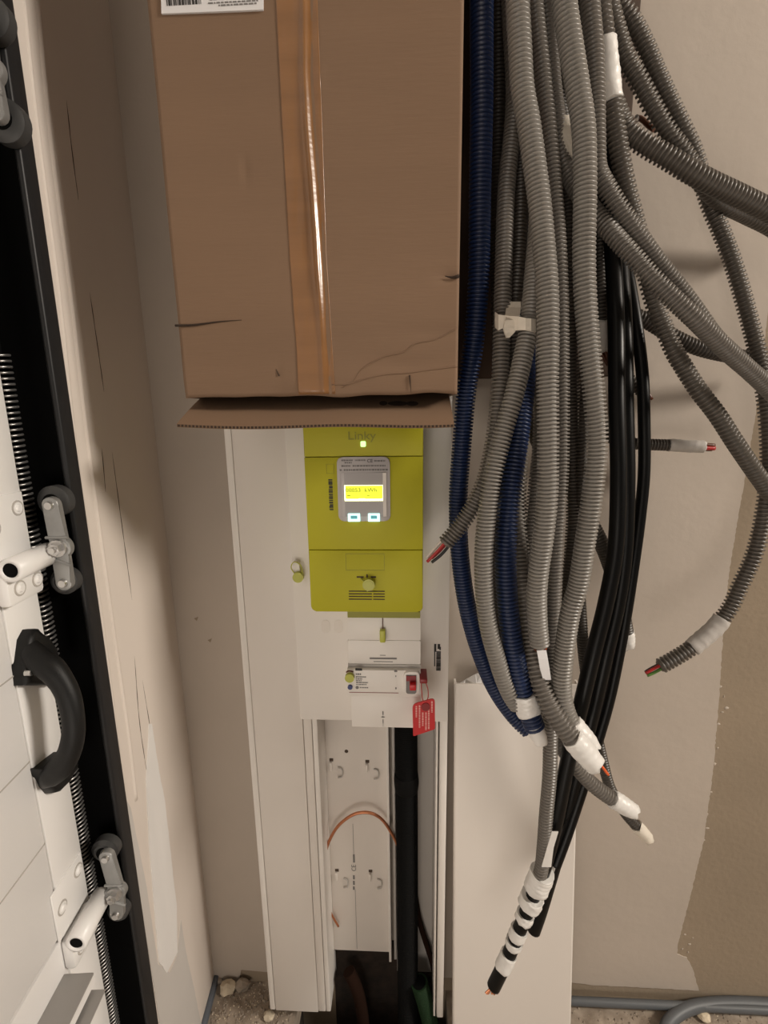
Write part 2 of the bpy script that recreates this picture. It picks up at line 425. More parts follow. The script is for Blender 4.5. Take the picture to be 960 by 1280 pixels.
for pts, r in (([(28, 0), (55, 240), (78, 420), (103, 640), (130, 800), (152, 1000)], 0.003), ([(44, 0), (68, 240), (92, 420), (118, 640), (142, 800), (168, 1000)], 0.004)):
    P = [L3(*lw(x, y, -r * 0.55)) for x, y in pts]
    C, s = spline(P, 0.01)
    C = C + LS[None, :] * (0.0012 * np.sin(s * 23))[:, None]
    sweep('plaster_ridge', C, r, M_LPAINT, wall_left, seg=8)
trim = lbox('trim_1', 0.0, 0.186, 0.0, 0.008, 0.0, 0.012, M_FOAM, bev=0.002)
meta(trim, 'grey-blue foam edge strip along the foot of the left wall', 'trim', kind='structure')

# ------------------------------------------------------------------ garage door
door = empty('door_1', L3(0.33, -0.03, 0.0), 'white sectional garage door with roller hinges and black handle', 'door', kind='structure')
ND = -0.028                                    # face of the leaf
zj = [lw(37, 952, ND)[2], lw(57, 1053, ND)[2], lw(17, 845, ND)[2], lw(73, 1177, ND)[2]]
s_edge = lw(82, 952, ND)[0]                    # rear edge of the leaf
s_seam = lw(38, 952, ND)[0]
joint_lo = lw(73, 1177, ND)[2]
joint_hi = lw(20, 700, ND)[2]
S_FAR = 1.9
secs = [(0.02, joint_lo), (joint_lo, joint_hi), (joint_hi, joint_hi + (joint_hi - joint_lo)), (2 * joint_hi - joint_lo, 2.15)]
for (a, b) in secs:
    lbox('door_section', s_seam, S_FAR, ND - 0.04, ND, a + 0.0015, b - 0.0015, M_DOOR, door, bev=0.0025)
    lbox('end_cap', s_edge, s_seam - 0.0006, ND - 0.04, ND + 0.0006, a + 0.001, b - 0.001, M_DOORS, door, bev=0.001)
for z in zj[:3]:
    lbox('panel_groove', s_seam + 0.001, S_FAR, ND - 0.001, ND + 0.00035, z - 0.0007, z + 0.0007, M_PVCG, door)
for k in range(2):
    pass
def screw(name, s, n, z, parent, r=0.0045):
    bm = bmesh.new()
    bm_cyl(bm, L3(s, n - 0.001, z), L3(s, n + 0.001, z), r * 1.25, r * 1.2, 14)
    bm_cyl(bm, L3(s, n, z), L3(s, n + 0.0028, z), r, r * 0.6, 14)
    cyl(name + '_shade_ring', L3(s, n - 0.001, z), L3(s, n + 0.0007, z), r * 1.55, M_PVCG, parent, seg=16)  # grey ring painted as the contact shade around the screw head
    return from_bm(name, bm, M_DOORS, parent, smooth=True)
def hinge(pf, pb, r, plate_px, plate2_px):
    """tube from pixel pf (near end) to pb (far end) at n = nt with two plates on the leaf."""
    nt = ND + 0.016
    a = lw(*pf, nt); b = lw(*pb, nt)
    z = (a[2] + b[2]) / 2
    h = lbox('hinge_plate', b[0] + 0.002, a[0] + 0.002, ND, ND + 0.0022, z + 0.004, z + 0.060, M_DOORS, door, bev=0.001)
    ln = a[0] - b[0]
    for (fs, fz) in ((0.22, 0.046), (0.82, 0.034)):
        screw('screw', b[0] + ln * fs, ND + 0.0022, z + fz, h)
    h2 = lbox('hinge_plate', b[0] + 0.006, a[0], ND, ND + 0.012, z - 0.034, z + 0.002, M_DOORS, door, bev=0.004)
    for fs in (0.3, 0.75):
        screw('screw', b[0] + ln * fs, ND + 0.012, z - 0.02, h2)
    # hollow tube
    seg = 20; V = []; Fc = []
    for i in range(seg):
        t = 2 * math.pi * i / seg
        for (s, rr) in ((a[0], r), (b[0], r), (b[0], r * 0.62), (a[0], r * 0.62), (a[0] + 0.0008, r * 0.80)):
            V.append(L3(s, nt + rr * math.cos(t), z + rr * math.sin(t)))
    for i in range(seg):
        j = (i + 1) % seg
        for (p, q_) in ((0, 1), (1, 2), (2, 3), (3, 4), (4, 0)):
            Fc.append((i * 5 + p, i * 5 + q_, j * 5 + q_, j * 5 + p))
    tb = mesh('axle_tube', V, Fc, M_DOORS, door, smooth=True)
    cyl('bore_shade', L3(a[0] - 0.0008, nt, z), L3(b[0] + 0.001, nt, z), r * 0.63, M_TRACK, tb)  # black plug, paints the dark inside of the hollow tube
    return a, b, nt, z
h1 = hinge((14, 722), (60, 684), 0.0105, None, None)
h2 = hinge((95, 1180), (128, 1118), 0.0105, None, None)

def roller_arm(pts, wheels, s_arm, name='roller_arm'):
    """pts: pixel of upper bolt, nut, lower bolt; plate stands across the wall at s = s_arm."""
    P = [ls(x, y, s_arm) for x, y in pts]
    up, mid, lo = [(p[1], p[2]) for p in P]
    def circ(c, r, a0, a1, n=8): return [(c[0] + r * math.cos(math.radians(a0 + (a1 - a0) * k / n)), c[1] + r * math.sin(math.radians(a0 + (a1 - a0) * k / n))) for k in range(n + 1)]
    R = 0.0076
    outl = circ(up, R, 180, 0) + circ(mid, R * 1.45, 50, -50) + circ(lo, R, 0, -180) + circ(mid, R * 1.3, 230, 130)
    bm = bmesh.new()
    bm_prism(bm, outl, lambda a, b, d: Vector(L3(d, a, b)), s_arm, s_arm - 0.006, 0.0012)
    ar = from_bm(name, bm, M_ARM, door, smooth=True)
    for c, r, h in ((up, 0.0045, 0.003), (lo, 0.0045, 0.003)):
        cyl('bolt', L3(s_arm - 0.001, *c), L3(s_arm + h, *c), r, M_BOLT, ar, r1=r * 0.75)
    bm = bmesh.new(); bm_cyl(bm, L3(s_arm - 0.001, *mid), L3(s_arm + 0.003, *mid), 0.0085, 0.008, 18); bm_cyl(bm, L3(s_arm, *mid), L3(s_arm + 0.008, *mid), 0.0062, 0.0058, 6); bm_cyl(bm, L3(s_arm + .006, *mid), L3(s_arm + 0.011, *mid), 0.0035, 0.003, 10)
    from_bm('nut', bm, M_BOLT, ar)
    # pressed ridge below the nut
    a = (mid[0] - 0.009, mid[1] - 0.009); b = (mid[0] + 0.009, mid[1] - 0.017)
    cyl('pressed_ridge', L3(s_arm, *a), L3(s_arm, *b), 0.0015, M_ARM, ar, seg=8)
    cyl('pressed_ridge', L3(s_arm, mid[0] - 0.010, mid[1] + 0.010), L3(s_arm, mid[0] + 0.010, mid[1] + 0.010), 0.0015, M_ARM, ar, seg=8)
    for (x, y, r, c) in ((*wheels[0], up), (*wheels[1], lo)):
        sw = s_arm - 0.018
        w = ls(x, y, sw)
        bm = bmesh.new()
        bm_cyl(bm, L3(sw - 0.009, w[1], w[2]), L3(sw, w[1], w[2]), r, r, 28)
        bm_cyl(bm, L3(sw, w[1], w[2]), L3(sw + 0.003, w[1], w[2]), r * 0.98, r * 0.72, 28, cap=True)
        wh = from_bm('roller_wheel', bm, M_WHEEL, door, smooth=True)
        cyl('hub', L3(sw, w[1], w[2]), L3(sw + 0.004, w[1], w[2]), r * 0.52, M_TRACK, wh)
        cyl('axle', L3(sw, w[1], w[2]), L3(s_arm - 0.004, c[0], c[1]), 0.0048, M_ARM, wh)
    return ar, mid
SA = 0.238
a1, m1 = roller_arm([(62, 632), (73, 685), (79, 729)], ((67, 627, 0.0150), (80, 727, 0.0130)), SA)
a2, m2 = roller_arm([(132, 1073), (144, 1116), (145, 1144)], ((131, 1064, 0.0145), (147, 1141, 0.0115)), SA)
for (h, mid) in ((h1, m1), (h2, m2)):
    cyl('axle_rod', L3(h[1][0] + 0.004, h[2], h[3]), L3(SA - 0.002, mid[0] - 0.004, mid[1]), 0.006, M_ARM, door)
a3, m3 = roller_arm([(-24, 30), (-16, 85), (-7, 138)], ((-14, 20, 0.0155), (5, 150, 0.0165)), SA)

# track and frame (fixed to the wall)
track = empty('door_track', L3(0.25, -0.05, 0.0), 'black vertical door track between the garage door edge and left wall', 'track')
s_in = S_F + 0.021
bm = bmesh.new()
bm_box(bm, S_F, s_in, -0.003, 0.003, 0.0, 2.2, 0.0025, LM, seg=3)
from_bm('frame_post', bm, M_FRAMEB, track, smooth=True)
lbox('back_web', S_F + 0.002, 0.50, -0.115, -0.110, 0.0, 2.2, M_TRACK, track)
lbox('side_web', S_F + 0.0042, S_F + 0.008, -0.112, -0.004, 0.0, 2.2, M_TRACK, track)
C_ = [L3(s_in + 0.022, -0.09, z) for z in (0.0, 1.1, 2.2)]
lbox('guide_lip', s_in + 0.040, s_in + 0.0425, -0.112, -0.098, 0.0, 2.2, M_TRACK, track)

# extension spring beside the leaf
z0s, z1s = 0.12, lw(6, 440, -0.05)[2]
turn = 0.0052; rs = 0.0105
nn = -0.052; sx = lw(46.5, 740, nn)[0]
nt_ = int((z1s - z0s) / turn)
t = np.linspace(0, 2 * np.pi * nt_, nt_ * 12)
C = np.array([sx, nn, 0])[None, :] + np.stack([rs * np.cos(t), rs * np.sin(t), z0s + (z1s - z0s) * t / t[-1]], 1)
Cw = LC[None, :] + C[:, :1] * LS[None, :] + C[:, 1:2] * LN[None, :] + C[:, 2:] * np.array([[0, 0, 1.0]])
spring = empty('tension_spring', L3(sx, nn, 0.0), 'long steel tension spring standing beside the white garage door edge', 'spring')
sweep('coil', Cw, 0.0013, M_SPRING, spring, seg=6)
cyl('spring_rod', L3(sx, nn, 0.0), L3(sx, nn, 2.1), 0.004, M_TRACK, spring)

# pull handle on the leaf
def zc(px, py): return lw(px, py, ND)
P = [L3(*lw(33, 800, ND + .004)), L3(*lw(45, 822, ND + .014)),
     L3(*lw(66, 838, ND + 0.030)), L3(*lw(84, 866, ND + 0.042)), L3(*lw(92, 905, ND + 0.046)), L3(*lw(88, 936, ND + 0.040)),
     L3(*lw(76, 958, ND + 0.026)), L3(*lw(62, 972, ND + 0.012)), L3(*lw(55, 980, ND + 0.004))]
C, s = spline(P, 0.004)
u = s / s[-1]
R = np.interp(u, [0, .08, .2, .3, .5, .7, .82, .92, 1], [.005, .010, .0105, .0092, .0085, .0088, .0100, .009, .004])
handle = sweep('pull_handle', C, R, M_HANDLE, door, seg=16, ell=(1.0, 1.15)); handle['label'] = 'black arched plastic pull handle'
def foot(px):
    q_ = [lw(x, y, ND) for x, y in px]
    bm = bmesh.new(); bm_prism(bm, [(p[0], p[2]) for p in q_], lambda a, b, d: Vector(L3(a, d, b)), ND - .001, ND + .013)
    bmesh.ops.bevel(bm, geom=[e for e in bm.edges if all((Vector(v.co) - Vector(LC)).dot(Vector(LN)) > ND + .01 for v in e.verts)], offset=.006, segments=3, profile=.6, affect='EDGES')
    return from_bm('handle_foot', bm, M_HANDLE, handle, smooth=True)
foot([(17, 857), (16, 830), (20, 800), (27, 787), (34, 786), (44, 797), (54, 812), (62, 830), (66, 850), (50, 857)])
foot([(38, 962), (50, 952), (66, 940), (84, 950), (84, 962), (72, 976), (62, 990), (55, 992), (48, 984)])
for (px, py) in ((37, 841), (60, 965)):
    s_, _, z_ = lw(px, py, ND + .0135)
    cyl('screw', L3(s_, ND + .010, z_), L3(s_, ND + .0155, z_), .0028, M_BOLT, handle, seg=12)
# step profile low on the leaf
zt = lw(80, 1217, ND)[2]
sb = lw(80, 1217, ND)[0]
n_out = ls(118, 1219, sb)[1]
st = lbox('step_profile', sb, sb + 0.22, ND, n_out, zt - 0.003, zt, M_ALU, door, bev=0.0008)
st['label'] = 'metal step profile toned grey as shade'
lbox('step_lip', sb, sb + 0.22, n_out - 0.0015, n_out, zt - 0.012, zt - 0.002, M_DOORS, st)
lbox('step_flange', sb + 0.004, sb + 0.22, n_out - 0.003, n_out + 0.011, zt - 0.019, zt - 0.017, M_ALU, st)
lbox('step_web', sb + 0.004, sb + 0.22, ND, n_out, zt - 0.021, zt - 0.018, M_ALU, st)

# ------------------------------------------------------------------ trunking with meter plate
GY = -0.065
GX0, GX1 = -0.225, 0.053
GZ0 = 0.040
GTOP = 1.62
tr = empty('cable_trunking', (-0.085, 0, GZ0), 'tall white plastic cable trunking on back wall, lower right half open', 'trunking')
box('side_wall', GX0, GX0 + 0.009, GY, -0.0016, GZ0, GTOP, M_PVCL, tr, bev=0.0015)
box('cover', GX0 + 0.0096, -0.1465, GY - 0.0005, GY + 0.006, GZ0, GTOP, M_PVC, tr, bev=0.001)
box('inner_rim', -0.146, -0.1345, GY + 0.0005, -0.0016, GZ0 + 0.001, GTOP, M_PVC, tr, bev=0.001)
box('inner_rim', -0.1338, -0.1265, GY + 0.001, -0.0016, GZ0, GTOP, M_PVCL, tr, bev=0.0015)
box('outer_rim', 0.0375, 0.0405, GY + 0.002, -0.0016, GZ0, GTOP, M_PVCL, tr, bev=0.0008)
box('outer_rim', 0.0425, GX1, GY, -0.0016, GZ0, GTOP, M_PVCL, tr, bev=0.002)
# back plate inside the open half
zb = Z(450, 1187, -0.012)
xr = X(484, 1000, -0.012)
bp = box('back_plate', -0.1265, xr, -0.014, -0.0016, zb, GTOP, M_PVC, tr, bev=0.0006)
box('divider', xr + 0.0002, xr + 0.004, -0.026, -0.0016, zb - 0.004, GTOP, M_PVCL, tr, bev=0.0006)
box('divider', xr + 0.0085, xr + 0.0125, -0.022, -0.0016, zb - 0.004, GTOP, M_PVCG, tr, bev=0.0006)
box('side_panel', xr + 0.0128, 0.0375, -0.006, -0.0016, Z(535, 1210, 0), GTOP, M_PVCG, tr)
for (hx, hy) in ((414, 950), (459, 952), (421, 1088), (463, 1089)):
    c = at(hx, hy, -0.014)
    box('slot_hole', c[0] - .0028, c[0] + .0032, -0.0146, -0.0136, c[2] - .002, c[2] + .003, M_CRACK, bp, bev=0.0004)
    box('tab', c[0] - .0026, c[0] + .0012, -0.0185, -0.0135, c[2] - .016, c[2] - .0025, M_PVC, bp, bev=0.001)
    d = at(hx + 11, hy + 14, -0.014)
    C, s = spline([(d[0] - .003, -.0155, d[2] + .008), (d[0] + .003, -.0165, d[2] + .006), (d[0] + .0035, -.0175, d[2] - .006), (d[0] - .003, -.0165, d[2] - .009)], .002)
    sweep('hook_loop', C, 0.0012, M_PVCG, bp, seg=6)  # greyer than the plate, shadow outline put into the colour
c = at(433, 939, -0.014); cyl('slot_hole', (c[0], -0.0146, c[2]), (c[0], -0.013, c[2]), 0.0028, M_CRACK, bp, seg=12)
c0 = at(441, 1030, -.014); c1 = at(443, 1068, -.014); bars('print', [(c0[0] - .0003, c0[0] + .0003, c1[2], c0[2])], -.014, M_INKG, bp)
c0 = at(444, 1112, -.014); c1 = at(447, 1186, -.014); bars('print', [(c0[0] - .0003, c0[0] + .0003, c1[2], c0[2])], -.014, M_INKG, bp)
c = at(442.5, 1085, -.0142); text_mesh('print', 'CE', 0.0105, face_mx(c[0], -.0142, c[2], math.pi / 2), M_INKG, bp)['kind'] = 'stuff'
rc = []
for k, (ya, yb) in enumerate(((1068, 1078), (1094, 1099), (1101, 1106), (1108, 1112))):
    a = at(442.5, ya, -.014); b = at(442.5, yb, -.014); rc.append((a[0] - .0018, a[0] + .0012, b[2], a[2]))
bars('print', rc, -.014, M_INKG, bp)
# plate that carries meter and breaker
PLY = -0.070
zp = Z(376, 899, PLY)
pl = plate('mounting_plate', rrect(-0.148, 0.052, zp, 1.15, 0.002), PLY, GY - 0.0003, M_PVCL, tr, bev=0.0008)
for dx in (407, 423):
    c = at(dx, 783, PLY); plate('knockout', rrect(c[0] - .0055, c[0] + .0055, c[2] - .009, c[2] + .009, .005), PLY - .0004, PLY + .0002, M_PVC, pl)
# barcode sticker
c = at(547, 803, PLY); e = at(547, 838, PLY); x0 = X(542.5, 820, PLY); x1 = X(551, 820, PLY)
rc = []
q = random.Random(3)
zz = Z(547, 814, PLY)
while zz > e[2]:
    h = q.choice((.0004, .0006, .0009, .0013)); rc.append((x0 + .003, x1, zz - h, zz)); zz -= h + q.choice((.0002, .0004))
zz = Z(547, 812, PLY); rc += [(x0, x0 + .003, zz - .003, zz + .008), (x0 + .0045, x1 - .001, zz + .001, zz + .008), (x1 - .002, x1, zz - .0005, zz + .004)]
rc.append((x0 + .0002, x0 + .0016, e[2] + .006, Z(547, 814, PLY)))
bars('barcode_print', rc, PLY, M_INK, pl)

# sealed eyelet left of the meter
def seal_ring(px, py, Y, parent, big=0.0085):
    pass
c = at(372, 707, PLY)
ey = plate('seal_eyelet', rrect(c[0] - .0035, c[0] + .004, c[2] - .008, c[2] + .008, .003), PLY - .008, PLY, M_PVCL, pl, bev=.001)
c2 = at(373, 721, PLY - .009)
cyl('seal', (c2[0], PLY - .0125, c2[2]), (c2[0], PLY - .006, c2[2]), 0.0068, M_SEAL, pl, seg=20)
P = [(c2[0] - .004, PLY - .010, c2[2] + .004), (c[0] - .006, PLY - .010, c[2] + .001), (c[0] - .002, PLY - .0095, c[2] + .008), (c[0] + .006, PLY - .010, c[2] + .004), (c2[0] + .006, PLY - .010, c2[2] + .004)]
C, s = spline(P, .002); sweep('seal_wire', C, .0007, M_SEAL, pl, seg=6)

# ------------------------------------------------------------------ electricity meter
MY = -0.132
mx0, mx1 = -0.1125, 0.0165
mzt = Z(453, 524, MY); mzb = Z(460, 764.5, MY)
z_s1 = Z(455, 571, MY); z_s2 = Z(458, 687.5, MY)
mt = empty('electricity_meter', (-0.048, PLY, mzb), 'lime green smart electricity meter with lit screen under the cardboard flap', 'meter')
plate('top_cover', rrect(mx0, mx1, z_s1 + .0005, mzt, .002, rr=(0, 0, .004, .004)), MY, PLY, M_GREEN, mt, bev=.0012)
body = plate('meter_body', rrect(mx0, mx1, z_s2 + .0005, z_s1 - .0003, 0.0), MY, PLY, M_GREEN, mt, bev=.0005)
lc = plate('terminal_cover', rrect(mx0, mx1, mzb, z_s2 - .0003, 0, rr=(.006, .006, 0, 0)), MY - .0006, PLY, M_GREEN, mt, bev=.0012)
plate('base', rrect(mx0 + .001, mx1 - .001, mzb + .002, mzt - .001, .004), MY + .003, PLY, M_GREEND, mt)
# name embossed above the display
c = at(452, 545, MY); text_mesh('embossed_name', 'Linky', 0.0125, face_mx(c[0], MY - .0002, c[2]), M_GREEND, mt, ext=.0004, sx=1.15)
c = at(454, 555, MY); plate('status_light', rrect(c[0] - .0028, c[0] + .0028, c[2] - .003, c[2] + .003, .0012), MY - .0008, MY + .001, M_LED, mt)
c = at(453, 533, MY); cyl('cover_screw', (c[0], MY - .0008, c[2] + .001), (c[0], MY + .001, c[2] + .001), .0026, M_GREEND, mt, seg=14)
# display window
x0, x1 = X(422, 600, MY), X(487.5, 600, MY); za, zb_ = Z(455, 651, MY), Z(455, 571, MY)
bz = plate('display_bezel', rrect(x0, x1, za, zb_, .006), MY - .0022, MY + .001, M_BEZEL, mt, bev=.001)
wx0, wx1 = X(430, 610, MY), X(482, 610, MY); wz0, wz1 = Z(455, 645, MY), Z(455, 590.5, MY)
plate('display_window', rrect(wx0, wx1, wz0, wz1, .001), MY - .0027, MY, M_BEZELD, bz)
box('window_chamfer', wx0 - .0022, wx0 + .001, MY - .003, MY, wz0, wz1, M_BEZEL, bz)
box('window_chamfer', wx1 - .0028, wx1 + .001, MY - .0036, MY, wz0, wz1, M_PVC, bz)
lx0, lx1 = X(431, 616, MY), X(480, 616, MY); lz0, lz1 = Z(455, 625.5, MY), Z(455, 606, MY)
plate('screen_edge', rrect(lx0, lx1, lz0, lz1, .0006), MY - .0033, MY, M_LCDW, bz)
scn = plate('screen', rrect(lx0 + .0012, lx1 - .0014, lz0 + .0028, lz1 - .0005, .0004), MY - .0036, MY, M_LCD, bz)
zc_ = (lz0 + lz1) / 2
text_mesh('screen_digits', '00053  kWh', 0.0062, face_mx((lx0 + lx1) / 2 - .003, MY - .0037, zc_ + .0032), M_LCDT, bz, ext=.0001, sx=1.1)
bars('screen_marks', [(lx0 + .003, lx0 + .0065, zc_ - .0032, zc_ - .0024), ((lx0 + lx1) / 2 + .003, (lx0 + lx1) / 2 + .006, zc_ - .0032, zc_ - .0026), (lx0 + .002, (lx0 + lx1) / 2 - .006, zc_ - .0062, zc_ - .0058), ((lx0 + lx1) / 2 + .001, lx1 - .003, zc_ - .0062, zc_ - .0058)], MY - .0036, M_LCDT, bz)
for (xa, xb, t_) in ((435.5, 450.5, '–'), (460.5, 475, '+')):
    a, b = X(xa, 646, MY), X(xb, 646, MY)
    bt = plate('button', rrect(a, b, Z(455, 651, MY), Z(455, 641, MY), .0006), MY - .0042, MY - .001, M_BTN, bz)
    bars('button_print', [(a + .003, b - .003, Z(455, 647.5, MY), Z(455, 643.5, MY))], MY - .0042, M_BTNT, bz)
rc = []
q = random.Random(11)
for (yy, h, a, b) in ((575, .0016, 427, 441), (578, .0014, 431, 440), (582, .0017, 427, 438), (582, .0017, 441, 482), (587, .0018, 425, 428), (587, .0018, 430, 485), (575, .0016, 444, 457), (576, .0018, 468, 482)):
    xx = X(a, yy, MY); xe = X(b, yy, MY); z = Z(455, yy, MY)
    while xx < xe:
        w = q.uniform(.0008, .003); rc.append((xx, min(xe, xx + w), z - h / 2, z + h / 2)); xx += w + .0006
bars('rating_print', rc, MY - .0022, M_INKG, bz)
c = at(462.5, 576, MY); text_mesh('rating_print', 'CE', .0052, face_mx(c[0], MY - .0024, c[2]), M_INK, bz, ext=.0001)
# barcode and recessed square on the body
rc = []; bx0, bx1 = X(411, 615, MY), X(416, 615, MY); zz = Z(413, 599, MY); ze = Z(413, 637, MY)
while zz > ze:
    h = q.choice((.0005, .0008, .0012, .0018)); rc.append((bx0 + q.choice((0, 0, .0006)), bx1, zz - h, zz)); zz -= h + q.choice((.0003, .0005, .0009))
bars('barcode_print', rc, MY, M_INK, body)
def frame_lines(name, x0, x1, z0, z1, y, parent, w=.0004, m=M_GREEND):
    bars(name, [(x0, x1, z0, z0 + w), (x0, x1, z1 - w, z1), (x0, x0 + w, z0, z1), (x1 - w, x1, z0, z1)], y, m, parent)
frame_lines('recess_line', X(408, 587, MY), X(417.5, 587, MY), Z(412, 592, MY), Z(412, 580, MY), MY, body, .0003)
ty = MY - .0006
frame_lines('recess_line', X(432, 700, ty), X(480.5, 700, ty), Z(456, 713, ty), Z(456, 692, ty), ty, lc)
rc = []
for yy in (739, 742.3, 745.6, 749): rc += [(X(436, yy, ty), X(465 if yy != 739 else 470, yy, ty), Z(455, yy, ty) - .0006, Z(455, yy, ty) + .0006), (X(466.5, yy, ty), X(481, yy, ty), Z(455, yy, ty) - .0006, Z(455, yy, ty) + .0006)]
bars('vent_slot', rc, ty, M_CRACK, lc)
c = at(459, 721.5, ty); bars('seal_slot', [(c[0] - .012, c[0] - .004, c[2] - .0007, c[2] + .0012), (c[0] + .004, c[0] + .010, c[2] - .0007, c[2] + .0012), (c[0] - .001, c[0] + .0006, c[2] - .001, c[2] + .0035)], ty, M_CRACK, lc)
c = at(461.5, 728, ty)
sl = cyl('seal', (c[0], ty - .009, c[2]), (c[0], ty - .003, c[2]), .0068, M_SEAL, lc, seg=20)
cyl('seal_face', (c[0], ty - .0095, c[2]), (c[0], ty - .0085, c[2]), .0052, M_SEAL, lc, seg=20)
C, s = spline([(c[0] - .009, ty - .001, c[2] + .005), (c[0] - .006, ty - .005, c[2] + .003), (c[0], ty - .006, c[2]), (c[0] - .002, ty - .004, c[2] - .009)], .002); sweep('seal_wire', C, .0009, M_SEAL, lc, seg=6)

# ------------------------------------------------------------------ main breaker
BY = -0.115
bx0, bx1 = -0.0735, 0.0145
bz = lambda py: Z(480, py, BY)
br = empty('circuit_breaker', (-0.03, PLY, bz(908)), 'white main circuit breaker with red lever below the green meter', 'breaker')
uc = plate('upper_cover', rrect(bx0, bx1, bz(800.5) + .0003, bz(769), .0015), BY, PLY, M_PVCL, br, bev=.0008)
box('collar', bx0 + .001, bx1 - .0005, BY - .002, PLY, bz(771.5), bz(764), M_GREEND, br)
uc2 = plate('upper_body', rrect(bx0, bx1, bz(830), bz(800.5) - .0003, .001), BY, PLY, M_PVCL, br, bev=.0008)
plate('shoulder', rrect(bx0 - .0005, bx1 + .0005, bz(834), bz(830) - .0002, 0), BY - .001, PLY, M_PVCG, br)
fb = plate('front_body', rrect(bx0 - .0012, bx1, bz(866.5), bz(834) - .0002, .001), BY - .007, PLY, M_PVCL, br, bev=.0008)
lw_ = plate('lower_cover', rrect(bx0 + .002, bx1 + .0005, bz(909), bz(866.5) - .0003, .001), BY, PLY, M_PVCL, br, bev=.0008)
FY = BY - .007
fz = lambda py: Z(480, py, FY); fx = lambda px: X(px, 850, FY)
rc = []
for (yy, a, b, h) in ((843, 445, 451.5, .0010), (846.5, 445, 458, .0008), (849, 445, 453, .0007), (851.2, 445, 452, .0006), (853.5, 445, 460, .0007), (856, 445, 458, .0006), (859.8, 449.5, 460, .0007)):
    xx = fx(a); 
    while xx < fx(b):
        w = q.uniform(.001, .003); rc.append((xx, min(fx(b), xx + w), fz(yy) - h, fz(yy) + h)); xx += w + .0005
bars('rating_print', rc, FY, M_INKG, fb)
bars('rating_print', [(fx(444.5), fx(453), fz(838.6), fz(835.8))], FY, M_INK, fb)
for (px, py, r) in ((446.2, 859.8, .0020),): cyl('rating_print', (fx(px), FY - .0004, fz(py)), (fx(px), FY + .001, fz(py)), r, M_INKG, fb, seg=16)
for (px, py, w, h) in ((494.8, 838.8, .0020, .0011), (494.8, 845, .0006, .0010), (494.8, 860, .0008, .0014)):
    plate('rating_print', rrect(fx(px) - w, fx(px) + w, fz(py) - h, fz(py) + h, min(w, h) * .9, 3), FY - .0003, FY + .001, M_INKG, fb)
bars('rating_print', [(X(462, 822.5, BY), X(496, 822.5, BY), bz(824), bz(822)), (X(475, 819, BY), X(482, 819, BY), bz(819.4), bz(818.8)), (X(467, 827, BY), X(491, 827, BY), bz(827.4), bz(826.6))], BY, M_INKG, uc2)
bars('rating_print', [(X(463, 870, BY), X(495, 870, BY), bz(870), bz(869))], BY, M_INKG, lw_)
xx = X(478.8, 900, BY); bars('rating_print', [(xx - .0007, xx + .0007, bz(893.5), bz(889)), (xx - .0005, xx + .0005, bz(897), bz(894.8)), (xx - .0024, xx + .0024, bz(896.6), bz(895.8)), (xx - .0005, xx + .0005, bz(904), bz(899)), (xx - .0002, xx + .0002, bz(908), bz(904))], BY, M_INKG, lw_)
xx = fx(471); bars('edge_print', [(fx(436), fx(498), fz(866.2), fz(865.6))], FY, M_REDD, fb)
# seals on the breaker
c = (X(478.5, 792, BY), BY, bz(792))
C, s = spline([(c[0], BY - .0006, bz(772)), (c[0], BY - .0015, bz(780)), (c[0] + .0005, BY - .003, bz(787))], .002); sweep('seal_wire', C, .0006, M_WBROWN, br, seg=6)
box('seal', c[0] - .0034, c[0] + .0034, BY - .008, BY - .0005, bz(800), bz(785), M_SEAL, br, bev=.0014)
cyl('seal', (fx(437.5), FY - .005, fz(846)), (fx(437.5), FY, fz(846)), .0056, M_SEAL, br, seg=22)
C, s = spline([(fx(433.5), FY - .0015, fz(840)), (fx(437), FY - .003, fz(837.5)), (fx(442), FY - .0015, fz(839.5))], .002); sweep('seal_wire', C, .0009, M_WBROWN, br, seg=6)
cyl('blue_seal', (fx(437.5), FY - .002, fz(859)), (fx(437.5), FY, fz(859)), .0030, M_BLUEM, br, seg=16)
# toggle
tz0, tz1 = fz(865), fz(837.5)
tb = plate('toggle_bezel', rrect(fx(504), fx(524), tz0, tz1, .004, rr=(.007, .003, .003, .007)), FY - .004, FY + .001, M_PVCL, br, bev=.0015)
plate('toggle_recess', rrect(fx(507.5), fx(520.5), fz(864), fz(841), .001, rr=(.003, .003, 0, 0)), FY - .0048, FY, M_INKG, tb)
lv = box('lever', fx(512), fx(520), FY - .013, FY - .003, fz(855.5), fz(848.5), M_RED, br, bev=.001)
box('lever_face', fx(507.8), fx(520), FY - .0055, FY - .004, fz(848), fz(841.5), M_REDD, br)

# red tag hanging from the breaker lever
tg = empty('warning_tag', (X(530, 895, FY - .012), FY - .012, Z(530, 895, FY - .012)), 'red hanging warning tag with white print on the breaker', 'tag')
TY = FY - .012
corn = [(515.5, 880, .006), (543.5, 872, .006), (543.8, 911, .002), (516.5, 920, .002)]
pts = []
for i, (x, y, r) in enumerate(corn):
    p = Vector((X(x, y, TY), Z(x, y, TY)))
    xa, ya, _ = corn[i - 1]; xb, yb, _ = corn[(i + 1) % 4]
    pa = Vector((X(xa, ya, TY), Z(xa, ya, TY))); pb = Vector((X(xb, yb, TY), Z(xb, yb, TY)))
    a = p + (pa - p).normalized() * r; b = p + (pb - p).normalized() * r
    for k in range(6):
        t = k / 5; w = a * (1 - t)**2 + p * 2 * t * (1 - t) + b * t**2
        pts.append((w.x, w.y))
plate('tag_plate', pts, TY - .0008, TY + .0006, M_RED, tg)
c = (X(532, 883, TY), Z(532, 883, TY)); cyl('tag_boss', (c[0], TY - .0016, c[1]), (c[0], TY, c[1]), .0052, M_REDD, tg, seg=18)
rc = []; q = random.Random(21)
